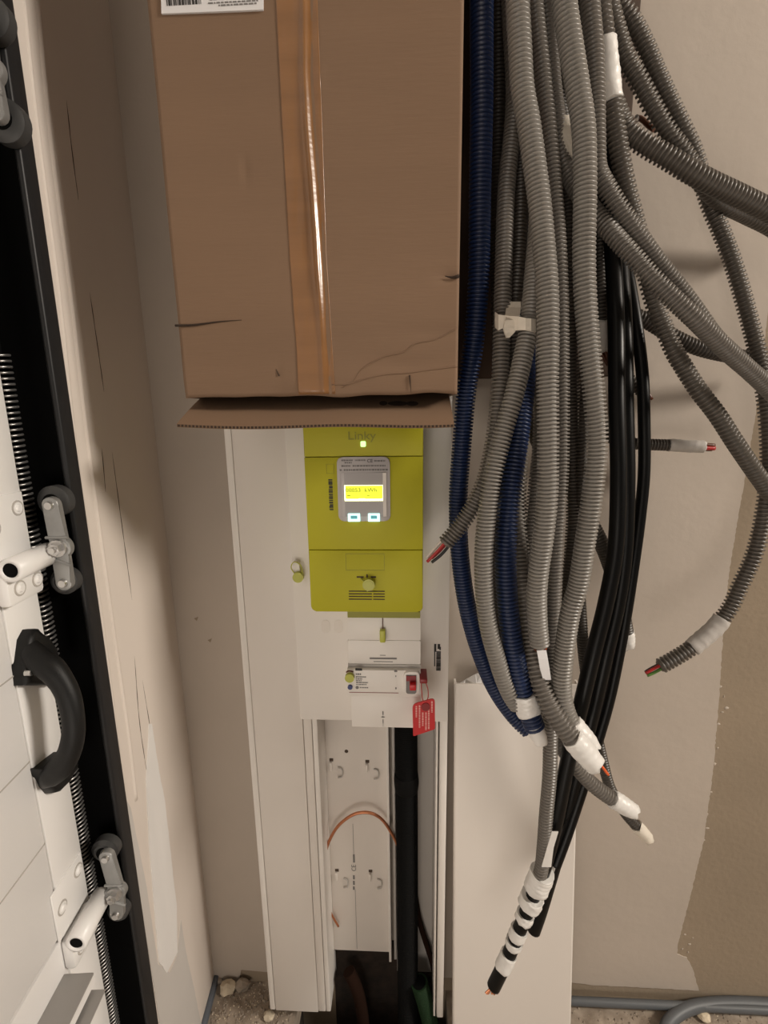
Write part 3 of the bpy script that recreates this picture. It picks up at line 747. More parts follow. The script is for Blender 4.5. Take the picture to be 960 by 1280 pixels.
for (px, ya, yb) in ((520.5, 882, 896), (524.5, 881, 909), (528.5, 890, 907), (532.5, 890, 912), (536, 885, 911), (540, 876, 890)):
    y = ya
    while y < yb:
        h = q.uniform(1, 3); x = X(px, y, TY); rc.append((x - .0010, x + .0008, Z(px, min(yb, y + h), TY), Z(px, y, TY))); y += h + .7
bars('tag_print', rc, TY - .0008, M_TAGT, tg)
cx0, cz0 = X(529.5, 851.5, TY), Z(529.5, 851.5, TY)
box('tag_clip', cx0 - .0045, cx0 + .0045, TY - .001, FY + .012, cz0 - .0028, cz0 + .0028, M_REDD, tg, bev=.001)
C, s = spline([(X(526.5, 853, TY), TY, cz0 - .001), (X(527, 862, TY), TY - .002, Z(527, 862, TY)), (X(529.5, 876, TY), TY - .001, Z(529.5, 876, TY)), (X(534, 874, TY), TY - .0012, Z(534, 874, TY)), (X(535, 862, TY), TY - .001, Z(535, 862, TY)), (X(532, 853, TY), TY, cz0 - .001)], .002)
sweep('tag_cord', C, .0006, M_WRED, tg, seg=6)

# ------------------------------------------------------------------ inside the open trunking
sh = empty('corrugated_sheath', (X(508, 1100, -.036), -.036, -.1), 'thick black corrugated sheath inside the open trunking', 'conduit')
P = [at(507, 880, -.036), at(508, 960, -.036), at(509, 1080, -.037), at(509.5, 1180, -.038), at(510, 1290, -.040)]
P[-1][2] = min(P[-1][2], -.1)
C, s = spline(P, .0032 / 4); sweep('sleeve', C, ring_profile(s, .0165, depth=.002), M_BLACKR, sh, seg=20)
P = [at(507.8, 966, -.036), at(508.2, 986, -.036)]
C, s = spline(P, .002); sweep('coupling', C, .0172 + .0012 * np.sin(np.linspace(0, np.pi, len(s))) , M_BLACKR, sh, seg=20)
C, s = spline([at(412, 1135, -.025), at(404, 1100, -.028), at(407, 1067, -.030), at(412, 1050, -.031), at(425, 1030, -.032), at(445, 1017, -.032), at(462, 1016, -.031), at(476, 1023, -.029), at(488, 1039, -.027), at(498, 1060, -.026), at(503, 1100, -.014), at(504, 1180, -.010)], .004)
C[:, 1] = np.clip(C[:, 1], -.034, -.0175)
cw = sweep('copper_wire', C, .0023, M_COPPER, seg=10); meta(cw, 'bare copper earth wire arching inside the open trunking', 'wire')
C, s = spline([at(409, 1128, -.024), at(414, 1142, -.022), at(423, 1158, -.020)], .003)
ce = sweep('copper_wire_end', C, .0017, M_COPPER, seg=8); meta(ce, 'loose copper wire end poking past the trunking rim low down', 'wire')
def pipe(name, pts, r, m, label, cat, hollow=False):
    C, s = spline(pts, .006)
    o = sweep(name, C, r, m, seg=14); meta(o, label, cat); return o
pp = [at(519, 1120, -.012), at(524, 1150, -.014), at(533, 1180, -.016), at(541, 1206, -.018), at(546, 1240, -.02)]
pipe('brown_pipe', pp, .0045, M_PIPEBR, 'thin brown pipe to the right of the black sheath', 'pipe')
P = [at(524, 1228, -.05), at(530, 1248, -.05), at(537, 1275, -.046), at(541, 1300, -.042)]
gp = empty('green_conduit', P[-1], 'dark green corrugated conduit end in pit below the trunking', 'conduit')
C, s = spline(P, .0009); sweep('sleeve', C, ring_profile(s, .0135), M_PIPEGR, gp, seg=16)
d = (P[0] - P[1]) / np.linalg.norm(P[0] - P[1]); cyl('bore', P[0] - d * .001, P[0] + d * .0006, .0108, M_TRACK, gp)
P = [at(436, 1214, -.03), at(446, 1236, -.035), at(452, 1262, -.035), at(456, 1300, -.03)]
pipe('red_brown_pipe', P, .010, M_PIPEBR, 'reddish brown pipe stub in pit left of the black sheath', 'pipe')

# ------------------------------------------------------------------ cardboard box
KX0, KX1, KY, KYB = -0.207, 0.0450, -0.200, -0.078
KZ0, KZ1 = 0.996, 1.62
T = .004
kb = empty('cardboard_box', (-.08, -.14, KZ0), 'large brown taped cardboard box hanging over the top of the trunking', 'box')
def grid_face(name, nx, nz, fn, m, parent, th=T, back=True):
    V = []; Fc = []
    for k in range(2):
        for i in range(nx + 1):
            for j in range(nz + 1):
                p = fn(i / nx, j / nz); V.append((p[0], p[1] + k * th, p[2]))
    n1 = (nx + 1) * (nz + 1); id_ = lambda k, i, j: k * n1 + i * (nz + 1) + j
    for i in range(nx):
        for j in range(nz):
            Fc.append((id_(0, i, j), id_(0, i + 1, j), id_(0, i + 1, j + 1), id_(0, i, j + 1)))
            Fc.append((id_(1, i, j), id_(1, i, j + 1), id_(1, i + 1, j + 1), id_(1, i + 1, j)))
    for i in range(nx):
        Fc.append((id_(0, i, 0), id_(1, i, 0), id_(1, i + 1, 0), id_(0, i + 1, 0))); Fc.append((id_(0, i, nz), id_(0, i + 1, nz), id_(1, i + 1, nz), id_(1, i, nz)))
    for j in range(nz):
        Fc.append((id_(0, 0, j), id_(0, 0, j + 1), id_(1, 0, j + 1), id_(1, 0, j))); Fc.append((id_(0, nx, j), id_(1, nx, j), id_(1, nx, j + 1), id_(0, nx, j + 1)))
    return mesh(name, V, Fc, m, parent, smooth=True)
def dent(x, z):
    y = 0.0
    # creases: left slit fold, right corner fold, crumpled bottom edge, small dents
    for (cx, cz, w, h, a) in ((X(306, 212, KY), Z(306, 212, KY), .0022, .010, .0013), (X(348, 465, KY), Z(348, 465, KY), .002, .006, .001), (X(560, 345, KY), Z(560, 345, KY), .010, .003, .0025),
                              (X(400, 95, KY), Z(400, 95, KY), .003, .004, -.0012), (X(500, 455, KY), Z(500, 455, KY), .03, .006, .0018), (X(545, 415, KY), Z(545, 415, KY), .035, .005, .0012)):
        y += a * math.exp(-((x - cx) / w)**2 - ((z - cz) / h)**2)
    b = max(0, 1 - (z - KZ0) / .016)
    y += b * .0035 * (0.4 + 0.6 * noise.noise((x * 30, 0, z * 40)))
    y += .0012 * noise.noise((x * 9, 3.1, z * 9))
    return y
def front(u, v):
    x = KX0 + (KX1 - KX0) * u; z = KZ0 + (KZ1 - KZ0) * v
    zz = z + (max(0, 1 - v * 30) * .0028 * noise.noise((x * 25, 7, 1)) if v < .033 else 0)
    return (x, KY + dent(x, z), zz)
bf = grid_face('front_panel', 84, 160, front, M_CARD, kb)
box('side_panel', KX0, KX0 + T, KY + T, KYB, KZ0, KZ1, M_CARD, kb)
box('side_panel', KX1 - T, KX1, KY + T, KYB, KZ0, KZ1, M_CARD, kb)
box('back_panel', KX0, KX1, KYB, KYB + T, KZ0 + .03, KZ1, M_CARD, kb)
box('top_panel', KX0, KX1, KY, KYB + T, KZ1, KZ1 + T, M_CARD, kb)
# dark sheet added on the wall to paint the shade behind the bundle
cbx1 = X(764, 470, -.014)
db = box('shade_board', 0.0545, cbx1, -.016, -.0018, Z(600, 473, -.014), 2.0, M_SHADEB, None, bev=.0025)
meta(db, 'dark sheet added as shade on the wall behind the cable bundle', 'board')
# slits
def slit(pts, r):
    C, s = spline(pts, .003); u = s / s[-1]
    sweep('tear', C, r * np.minimum(1, 1.15 - u) , M_FLUTE, bf, seg=6)
slit([at(219, 407, KY), at(240, 406.5, KY), at(275, 402, KY), at(302, 400, KY)], .0011)
slit([at(574, 345, KY - .001), at(566, 347, KY), at(556, 345, KY)], .0016)
slit([at(349, 470, KY - .0004), at(346, 464, KY), at(345, 461, KY)], .0006)
slit([at(512, 469, KY - .0006), at(513, 484, KY), at(514, 492, KY)], .0007)
for pts in ([(428, 484), (455, 474), (482, 468), (510, 466), (540, 462), (572, 458)], [(415, 481), (440, 478), (452, 462), (480, 446), (505, 440), (518, 430), (545, 424), (572, 410)]):
    C, s = spline([at(x, y, KY + dent(X(x, y, KY), Z(x, y, KY)) - .0001) for x, y in pts], .003)
    sweep('crease', C, .0006, M_CARD, bf, seg=6)
# brown tape with a raised seam
def tape_edge(z): return .0
tz = [(Z(375, y, KY), X(xa, y, KY), X(xb, y, KY)) for y, xa, xb in ((0, 345, 397), (160, 353, 403), (320, 362, 408), (440, 371, 416), (492, 373, 419))]
tz = [(KZ1, tz[0][1] - .004, tz[0][2] - .002)] + tz
zs_ = np.array([t_[0] for t_ in tz])[::-1]; xa_ = np.array([t_[1] for t_ in tz])[::-1]; xb_ = np.array([t_[2] for t_ in tz])[::-1]
seam_px = [(380, 0), (380, 90), (384, 160), (390, 230), (395, 300), (400, 380), (404, 460), (405, 492)]
sx_ = np.array([X(a, b, KY) for a, b in seam_px])[::-1]; sz_ = np.array([Z(a, b, KY) for a, b in seam_px])[::-1]
def tape_fn(u, v):
    z = KZ0 + .0015 + (KZ1 - KZ0 - .002) * v
    a = np.interp(z, zs_, xa_); b = np.interp(z, zs_, xb_); x = a + (b - a) * u
    sx = np.interp(z, sz_, sx_)
    h = np.interp(z, [KZ0, KZ0 + .05, 1.1, 1.2, 1.27, 1.4], [.0008, .0012, .0030, .0028, .0018, .0012])
    d = x - sx
    ridge = h * math.exp(-(d / .0026)**2) - .0006 * math.exp(-((d - .006) / .003)**2)
    return (x, KY + dent(x, z) - .0005 - ridge - .00025 * noise.noise((x * 160, 5, z * 30)), z)
grid_face('packing_tape', 40, 150, tape_fn, M_TAPEB, kb, th=.0004)
# address label
lab = [(201, -60), (330, -63), (329.5, 14), (203, 19)]
lp = [(X(x, y, KY), Z(x, y, KY)) for x, y in lab]
LY = KY - .0016
lb = plate('shipping_label', [lp[3], lp[2], lp[1], lp[0]], LY, KY + .001, M_LABEL, kb)
rc = []; xx = X(208, 0, LY); xe = X(251, 0, LY); q = random.Random(8)
while xx < xe:
    w = q.choice((.0004, .0007, .0012, .0018)); rc.append((xx, min(xe, xx + w), Z(225, 6.5, LY), Z(225, -45, LY))); xx += w + q.choice((.0004, .0007, .0011))
bars('barcode_print', rc, LY, M_INK, lb)
rc = []
for (y, a, b) in ((2.5, 260, 322), (6, 273, 322), (-2, 262, 322), (-8, 262, 322)):
    xx = X(a, y, LY)
    while xx < X(b, y, LY):
        w = q.uniform(.001, .004); rc.append((xx, xx + w, Z(290, y + .9, LY), Z(290, y - .9, LY))); xx += w + .0008
bars('label_print', rc, LY, M_INKG, lb)
# bottom flap bent forward and down
fl, fr = at(221, 529.5, -.212), at(567.5, 529, -.212)
def flap(u, v):
    x0 = fl[0] + (fr[0] - fl[0]) * u
    xb = -.196 + (.0395 + .196) * u
    y = -.212 + v * .125
    x = x0 + (xb - x0) * v
    z = (fl[2] + (fr[2] - fl[2]) * u) + .048 * (1 - (1 - v)**1.6) - .0012 * math.sin(u * 9) * (1 - v) - .002 * math.exp(-((u - .42) / .22)**2) * (1 - v)
    return (x, y, z)
nx, nv = 40, 12
V = []; Fc = []
for k in range(2):
    for i in range(nx + 1):
        for j in range(nv + 1):
            p = flap(i / nx, j / nv); V.append((p[0], p[1], p[2] - k * .0032))
n1 = (nx + 1) * (nv + 1); id_ = lambda k, i, j: k * n1 + i * (nv + 1) + j
for i in range(nx):
    for j in range(nv):
        Fc.append((id_(0, i, j), id_(0, i + 1, j), id_(0, i + 1, j + 1), id_(0, i, j + 1))); Fc.append((id_(1, i, j), id_(1, i, j + 1), id_(1, i + 1, j + 1), id_(1, i + 1, j)))
    Fc.append((id_(0, i, 0), id_(1, i, 0), id_(1, i + 1, 0), id_(0, i + 1, 0))); Fc.append((id_(0, i, nv), id_(0, i + 1, nv), id_(1, i + 1, nv), id_(1, i, nv)))
for j in range(nv):
    Fc.append((id_(0, 0, j), id_(0, 0, j + 1), id_(1, 0, j + 1), id_(1, 0, j))); Fc.append((id_(0, nx, j), id_(1, nx, j), id_(1, nx, j + 1), id_(0, nx, j + 1)))
fp = mesh('bottom_flap', V, Fc, M_CARD, kb)
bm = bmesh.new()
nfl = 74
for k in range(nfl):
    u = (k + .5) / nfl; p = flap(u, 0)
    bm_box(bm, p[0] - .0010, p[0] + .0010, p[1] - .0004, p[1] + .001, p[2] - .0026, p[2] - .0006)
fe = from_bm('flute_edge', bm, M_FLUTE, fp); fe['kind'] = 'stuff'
# flat dark ovals on the flap
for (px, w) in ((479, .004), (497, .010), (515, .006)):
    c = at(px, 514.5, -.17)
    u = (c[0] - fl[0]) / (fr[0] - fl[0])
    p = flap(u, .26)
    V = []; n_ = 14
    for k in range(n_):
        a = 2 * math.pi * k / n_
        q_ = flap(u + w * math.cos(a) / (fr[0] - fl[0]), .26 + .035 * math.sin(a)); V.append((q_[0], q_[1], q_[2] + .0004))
    mesh('dark_oval', V + [(v[0], v[1], v[2] - .0008) for v in V], [list(range(n_))] + [list(range(2 * n_ - 1, n_ - 1, -1))], M_FLUTE, fp)

# ------------------------------------------------------------------ leaning trunking cover, sheet behind it
bd = empty('leaning_panel', (0.16, -.08, 0.0), 'spare beige trunking cover leaning on the wall below the cables', 'panel')
p = [at(568.5, 855, -.045), at(725, 856.5, -.045), at(713.5, 1282, -.075), at(566, 1282, -.075)]
def lean(u, v, d):   # v: 0 top .. 1 bottom
    t = p[0] * (1 - u) * (1 - v) + p[1] * u * (1 - v) + p[2] * u * v + p[3] * (1 - u) * v
    return t + np.array([0, d, 0])
vb = (p[0][2] - .002) / (p[0][2] - p[3][2])
V = []; prof = [(0, 0.014), (0, .001), (.012, 0), (.988, 0), (1, .001), (1, .014), (.985, .014), (.985, .003), (.015, .003), (.015, .014)]
for v in (0, vb):
    for (u, d) in prof: V.append(lean(u, v, d))
n_ = len(prof)
Fc = [[i, (i + 1) % n_, n_ + (i + 1) % n_, n_ + i] for i in range(n_)] + [[0, 9, 8, 1], [1, 8, 2], [2, 8, 7, 3], [3, 7, 4], [4, 7, 6, 5]] + [[n_ + k for k in f[::-1]] for f in ([0, 9, 8, 1], [1, 8, 2], [2, 8, 7, 3], [3, 7, 4], [4, 7, 6, 5])]
mesh('cover_profile', V, Fc, M_PVC, bd)
# protective film sticking out behind it
V = []; Fc = []
A = [(572, 856), (583, 849), (594, 843), (604, 839), (612, 845), (622, 853)]
for i, (x, y) in enumerate(A):
    a = at(x, y, -.022); b = at(x + 2, 866, -.028)
    V += [tuple(a), tuple(a * .5 + b * .5 + np.array([0, -.004 * (-1)**i, 0])), tuple(b)]
for i in range(len(A) - 1):
    for j in range(2): Fc.append((i * 3 + j, i * 3 + 3 + j, i * 3 + 4 + j, i * 3 + 1 + j))
V2 = [(v[0], v[1] + .0012, v[2]) for v in V]; n_ = len(V)
Fc2 = [tuple(k + n_ for k in f[::-1]) for f in Fc]
nA = len(A)
rim = [i * 3 for i in range(nA)] + [nA * 3 - 2, nA * 3 - 1] + [i * 3 + 2 for i in range(nA - 2, -1, -1)] + [1]
side = [(rim[i], rim[(i + 1) % len(rim)], rim[(i + 1) % len(rim)] + n_, rim[i] + n_) for i in range(len(rim))]
fs = mesh('plastic_film', V + V2, Fc + Fc2 + side, M_FILL); meta(fs, 'crumpled white plastic film tucked behind the leaning panel', 'film')

# ------------------------------------------------------------------ floor things
C, s = spline([atz(700, 1250, .012) * 1.0, at(760, 1248.5, -.03), at(830, 1251, -.03), at(900, 1254, -.03), at(970, 1258, -.03), at(1080, 1262, -.03)], .01)
C[:, 1] = -.016; C[:, 2] = .013
fc1 = sweep('floor_cable', C, .0065, M_PIPEG, seg=12); meta(fc1, 'thin grey cable lying along the foot of the back wall', 'cable')
P = [atz(828, 1300, .011), atz(834, 1281, .011), atz(845, 1269, .011), atz(862, 1260, .012), atz(885, 1255.5, .012), atz(920, 1254, .012), atz(965, 1256, .012), atz(1060, 1262, .012)]
C, s = spline(P, .006)
fc2 = sweep('floor_cable', C, .0095, M_PIPEG, seg=12); meta(fc2, 'thicker grey-blue conduit curving forward over the floor on the right', 'cable')
def rock(name, px, py, r, m, label, seed, flat=.6):
    c = atz(px, py, r * flat * .7)
    bm = bmesh.new(); bmesh.ops.create_icosphere(bm, subdivisions=2, radius=r)
    for v in bm.verts:
        k = 1 + .45 * noise.noise(v.co * (1.3 / r) + Vector((seed, 0, 0)))
        v.co = Vector((v.co.x * k, v.co.y * k * .8, v.co.z * k * flat)) + Vector(c)
    zmin = min(v.co.z for v in bm.verts)
    for v in bm.verts: v.co.z -= zmin
    o = from_bm(name, bm, m); meta(o, label, 'rubble'); return o
rock('plaster_chunk', 284, 1236, .014, M_PLASTER, 'pale cream plaster chunk on the floor in the left corner', 1.0)
rock('stone_chunk', 303, 1233, .013, M_RUBBLE, 'grey-brown stone chunk beside the pale plaster chunk', 4.0)
rock('plaster_crumb', 273, 1226, .007, M_RUBBLE, 'small dark crumb right in the left floor corner', 9.0)
rock('plaster_crumb', 336, 1270, .009, M_PLASTER, 'pale crumb beside the foot of the trunking cover', 6.0)
rock('plaster_crumb', 880, 1272, .010, M_PLASTER, 'pale plaster crumb on the floor inside the grey conduit curve', 12.0)
def grit(name, n, region, m, seed, label, lo=.0008, hi=.0035):
    q = random.Random(seed); V = []; Fc = []
    for _ in range(n):
        x, y = region(q); r = q.uniform(lo, hi); b = len(V); a = q.uniform(0, 6.28)
        for k in range(4): V.append((x + r * math.cos(a + k * 1.57) * q.uniform(.6, 1.3), y + r * math.sin(a + k * 1.57) * q.uniform(.6, 1.3), -.0004))
        V.append((x, y, r * q.uniform(.5, 1.1)))
        Fc += [(b, b + 1, b + 4), (b + 1, b + 2, b + 4), (b + 2, b + 3, b + 4), (b + 3, b, b + 4), (b + 3, b + 2, b + 1, b)]
    o = mesh(name, V, Fc, m); meta(o, label, 'debris', kind='stuff'); return o
grit('floor_grit', 900, lambda q: (q.uniform(-.33, -.195), -abs(q.gauss(.004, .10)) - .002), M_RUBBLE, 1, 'brown grit scattered on the floor left of the trunking')
grit('floor_grit', 500, lambda q: (q.uniform(-.33, -.195), -abs(q.gauss(.03, .09)) - .002), M_PLASTER, 2, 'pale plaster crumbs scattered on the floor left of the trunking', .0006, .002)
grit('floor_grit', 900, lambda q: (q.uniform(.25, .85), -abs(q.gauss(.05, .08)) - .004), M_RUBBLE, 3, 'brown grit scattered on the floor along the right wall foot')
grit('floor_grit', 350, lambda q: (q.uniform(.25, .85), -abs(q.gauss(.07, .06)) - .004), M_PLASTER, 4, 'pale plaster crumbs scattered on the floor below the right wall', .0006, .0022)
q = random.Random(6); V = []; Fc = []
for _ in range(260):
    x, y, z = q.uniform(PX0, PX1), q.uniform(PY0, -.004), q.uniform(-.2, -.185); r = q.uniform(.004, .013); b = len(V)
    V += [(x - r, y, z), (x, y - r, z), (x + r, y, z), (x, y + r * .8, z), (x, y, z + r)]; V[-2] = (x, min(-.001, y + r * .8), z)
    Fc += [(b, b + 1, b + 4), (b + 1, b + 2, b + 4), (b + 2, b + 3, b + 4), (b + 3, b, b + 4)]
dr = mesh('pit_rubble', V, Fc, M_EARTH_SHADE); meta(dr, 'dark earth and rubble at the bottom of the cable pit', 'debris', kind='stuff')

# ------------------------------------------------------------------ hanging conduits
class Cable:
    pass
TOPX = 0.20
def conduit(label, pts, r=.010, m=M_GREY, kind='ring', name='conduit', end=True, group=None, cat='conduit', top=True, pitch=PITCH, parts=True, out=None, seg=13, depth=.0025):
    """pts: (px, py, Y) from top to bottom; runs on up to the ceiling unless top is False."""
    W = [at(x, y, Y) for (x, y, Y) in pts]
    if top:
        a = W[0]; d = W[0] - W[1]; d /= np.linalg.norm(d)
        if a[2] < 1.42:
            b = a + d * (1.45 - a[2]) * .5; b[2] = a[2] + (1.5 - a[2]) * .5
            W = [b] + W
        t1 = np.array([W[0][0] * .75 + TOPX * .25, W[0][1] * .95, 1.75])
        t2 = np.array([W[0][0] * .6 + TOPX * .4, W[0][1] * .95, CEIL + .002])
        up = [t2, t1]
    else:
        up = []
    if out: W = W + [np.array(o_) for o_ in out]
    fine = .0012 if kind == 'ring' else .002
    C, s = spline(up + W, fine)
    o = Cable()
    root = empty(name, W[-1] if not top else (up[0][0], up[0][1], CEIL), label, cat, group)
    o.root = root; o.C = C; o.s = s; o.r = r
    if kind == 'ring':
        # rings up to just above the frame, plain sleeve in the rest
        s0 = 0.0
        Cc, Rc = [], []
        if top:
            k = int(np.argmax(C[:, 2] < 1.62)); s0 = s[k]
            sp_ = np.arange(0, s0 - .004, .014)
            Cc.append(np.stack([np.interp(sp_, s, C[:, a]) for a in range(3)], 1)); Rc.append(np.full(len(sp_), r))
        sr, rr = rings(s0, s[-1], r, pitch, depth)
        Cc.append(np.stack([np.interp(sr, s, C[:, a]) for a in range(3)], 1)); Rc.append(rr)
        sweep('sleeve', np.vstack(Cc), np.concatenate(Rc), m, root, seg=seg)
    else:
        sweep('jacket', C, r, m, root, seg=14)
    return o
def near(o, px, py):
    """index of the cable point seen nearest to a pixel."""
    c = (o.C - CO[None, :]) @ CM
    u = 480 + F * c[:, 0] / c[:, 2]; v = 640 + F * c[:, 1] / c[:, 2]
    return int(np.argmin((u - px)**2 + (v - py)**2))
def wrap(o, pa, pb, m=M_TAPEW, extra=.0014, name='tape_wrap', rag=.0025, taper=0.0, seed=0, ell=None, off=(0, 0, 0), ext=0.0, close=False):
    i, j = sorted((near(o, *pa), near(o, *pb)))
    i = max(0, min(i, len(o.C) - 9)); j = min(len(o.C) - 1, max(j, i + 4))
    Cs = o.C[i:j + 1]
    L = np.linalg.norm(np.diff(Cs, axis=0), axis=1).sum()
    if ext:
        d = Cs[-1] - Cs[-4]; d /= np.linalg.norm(d)
        Cs = np.vstack([Cs, Cs[-1] + d * ext])
    C, s = spline(Cs[np.unique(np.linspace(0, len(Cs) - 1, 10).astype(int))], .0015)
    n = len(C); seg = 16
    u = s / s[-1]
    q = np.random.default_rng(seed + 17)
    ph = q.uniform(0, 6.28, 4); a = np.linspace(0, 2 * np.pi, seg, endpoint=False)
    wob = 1 + .025 * np.sin(3 * a[None, :] + ph[0] + 9 * u[:, None]) + .022 * np.sin(u[:, None] * 30 + ph[1] + a[None, :]) + .010 * q.standard_normal((n, seg))
    R = (o.r + extra) * (1 - taper * np.clip((u - .45) / .55, 0, 1)**1.5)
    ob = sweep(name, C + np.array(off)[None, :], R, m, o.root, seg=seg, wob=wob, ell=ell, cap=True)
    # ragged rims
    me = ob.data
    nv = len(me.vertices)
    T = C[-1] - C[-2]; T /= np.linalg.norm(T)
    for b, sg in ((0, -1), ((n - 1) * seg, 1)):
        for k in range(seg):
            v = me.vertices[b + k]; v.co = v.co + Vector(T) * sg * float(q.uniform(-rag, rag))
    return ob
def wires(o, mats, L=.012, r=.0014, spread=.5, bend=(0, 0, 0), names='wire'):
    T = o.C[-1] - o.C[-5]; T /= np.linalg.norm(T)
    N = np.cross(T, [0, 1, 0]); N /= np.linalg.norm(N); B = np.cross(T, N)
    q = random.Random(len(o.C))
    for k, m in enumerate(mats):
        a = 2 * math.pi * k / max(1, len(mats)) + .4
        off = (N * math.cos(a) + B * math.sin(a)) * o.r * spread
        p0 = o.C[-1] - T * .006 + off; p1 = o.C[-1] + T * L * .5 + off * 1.05; p2 = o.C[-1] + T * L * q.uniform(.8, 1.1) + off * .8 + np.array(bend)
        C, s = spline([p0, p1, p2], .003); sweep(names, C, r, m, o.root, seg=7)

# -- blue pair
B1 = conduit('blue corrugated conduit hanging next to the box edge, bowing lowest left', [(602, 0, -.150), (602, 130, -.150), (600, 240, -.148), (598, 355, -.145), (592, 430, -.140), (583, 490, -.135), (577, 560, -.130), (573, 620, -.128), (574, 680, -.127), (580, 735, -.127), (588, 775, -.128), (601, 818, -.130), (620, 862, -.135), (645, 897, -.142), (665, 916, -.150)], m=M_BLUE, r=.0104)
B2 = conduit('blue corrugated conduit in the middle of the bundle with taped lower end', [(650, 0, -.075), (655, 120, -.080), (661, 240, -.090), (659, 340, -.105), (656, 440, -.125), (655, 490, -.140), (648, 545, -.155), (640, 600, -.168), (634, 655, -.178), (632, 700, -.183), (634, 745, -.187), (640, 800, -.192), (650, 850, -.197), (663, 895, -.202), (671, 915, -.204)], m=M_BLUE, r=.0108, pitch=0.0039)
wrap(B2, (653, 868), (661, 890), m=M_TAPEW, extra=.0022, seed=2, rag=.0015)
wrap(B2, (669, 912), (671, 916), m=M_TAPEW, extra=-.0022, ext=.013, taper=.25, seed=3, rag=.001)
# -- left greys
C2 = conduit('grey conduit curling left with open wires beside the green meter', [(638, 0, -.110), (643, 125, -.112), (633, 240, -.130), (629, 355, -.150), (627, 420, -.160), (625, 480, -.166), (619, 540, -.170), (606, 600, -.172), (590, 635, -.174), (573, 660, -.175), (555, 681, -.176)], m=M_GREY, r=.0085)
wires(C2, [M_WBLACK, M_WRED, M_WWHITE, M_WRED], L=.019, r=.0016, bend=(-.003, 0, -.002))
C2B = conduit('narrow grey conduit under the cream tape cross', [(646, 0, -.085), (650, 120, -.088), (651, 240, -.118), (648, 320, -.132), (645, 370, -.142), (642, 430, -.146), (633, 520, -.148), (622, 600, -.150), (619, 700, -.152), (621, 757, -.155), (630, 824, -.160), (640, 868, -.165)], m=M_GREY_SHADED, r=.0078)
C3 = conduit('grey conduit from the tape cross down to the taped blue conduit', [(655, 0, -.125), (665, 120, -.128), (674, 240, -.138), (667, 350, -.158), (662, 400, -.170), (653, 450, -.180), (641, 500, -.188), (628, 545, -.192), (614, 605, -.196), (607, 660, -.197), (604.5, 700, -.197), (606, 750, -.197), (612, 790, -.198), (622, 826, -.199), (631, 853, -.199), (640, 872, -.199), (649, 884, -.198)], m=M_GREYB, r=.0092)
C28 = conduit('shade-toned grey conduit hidden between upper blue conduit and the bright front conduit', [(623, 0, -.060), (623, 120, -.060), (622, 250, -.062), (624, 380, -.064), (626, 470, -.066)], m=M_GREY_SHADED, r=.0092)
# cream tape cross over three conduits
def strip(name, px, Y, w, m, parent, th=.0007):
    V = []; Fc = []
    for (x, y, Yk, hw) in px:
        a = at(x, y - hw, Yk); b = at(x, y + hw, Yk); V += [tuple(a), tuple(b)]
    n = len(V); V2 = [(v[0], v[1] + th + .002, v[2]) for v in V]
    for i in range(n // 2 - 1): Fc.append((2 * i, 2 * i + 1, 2 * i + 3, 2 * i + 2)); Fc.append((n + 2 * i, n + 2 * i + 2, n + 2 * i + 3, n + 2 * i + 1))
    rim = [2 * i for i in range(n // 2)] + [2 * i + 1 for i in range(n // 2 - 1, -1, -1)]
    for i in range(len(rim)): a, b = rim[i], rim[(i + 1) % len(rim)]; Fc.append((a, a + n, b + n, b))
    return mesh(name, V + V2, Fc, m, parent)
strip('tape_strip', [(619, 399, -.168, 9), (623, 403, -.1745, 10), (629, 402, -.176, 8), (638, 404, -.180, 9), (648, 404, -.187, 8.5), (657, 405, -.1905, 7.5), (664, 406, -.190, 8), (670, 407, -.184, 8)], None, None, M_TAPEC, C2B.root)
def vstrip(name, px, m, parent, th=.003):
    V = []; Fc = []
    for (x, y, Yk, hw) in px:
        V += [tuple(at(x - hw, y, Yk)), tuple(at(x + hw, y, Yk))]
    n = len(V); V2 = [(v[0], v[1] + th, v[2]) for v in V]
    for i in range(n // 2 - 1): Fc.append((2 * i, 2 * i + 1, 2 * i + 3, 2 * i + 2)); Fc.append((n + 2 * i, n + 2 * i + 2, n + 2 * i + 3, n + 2 * i + 1))
    rim = [2 * i for i in range(n // 2)] + [2 * i + 1 for i in range(n // 2 - 1, -1, -1)]
    for i in range(len(rim)): a, b = rim[i], rim[(i + 1) % len(rim)]; Fc.append((a, a + n, b + n, b))
    return mesh(name, V + V2, Fc, m, parent)
vstrip('tape_strip', [(644, 377, -.158, 7), (642, 384, -.162, 9), (641, 392, -.172, 9), (640, 400, -.183, 8), (638, 410, -.184, 9), (637, 416, -.182, 6), (635, 422, -.178, 2)], M_TAPEC, C2B.root)
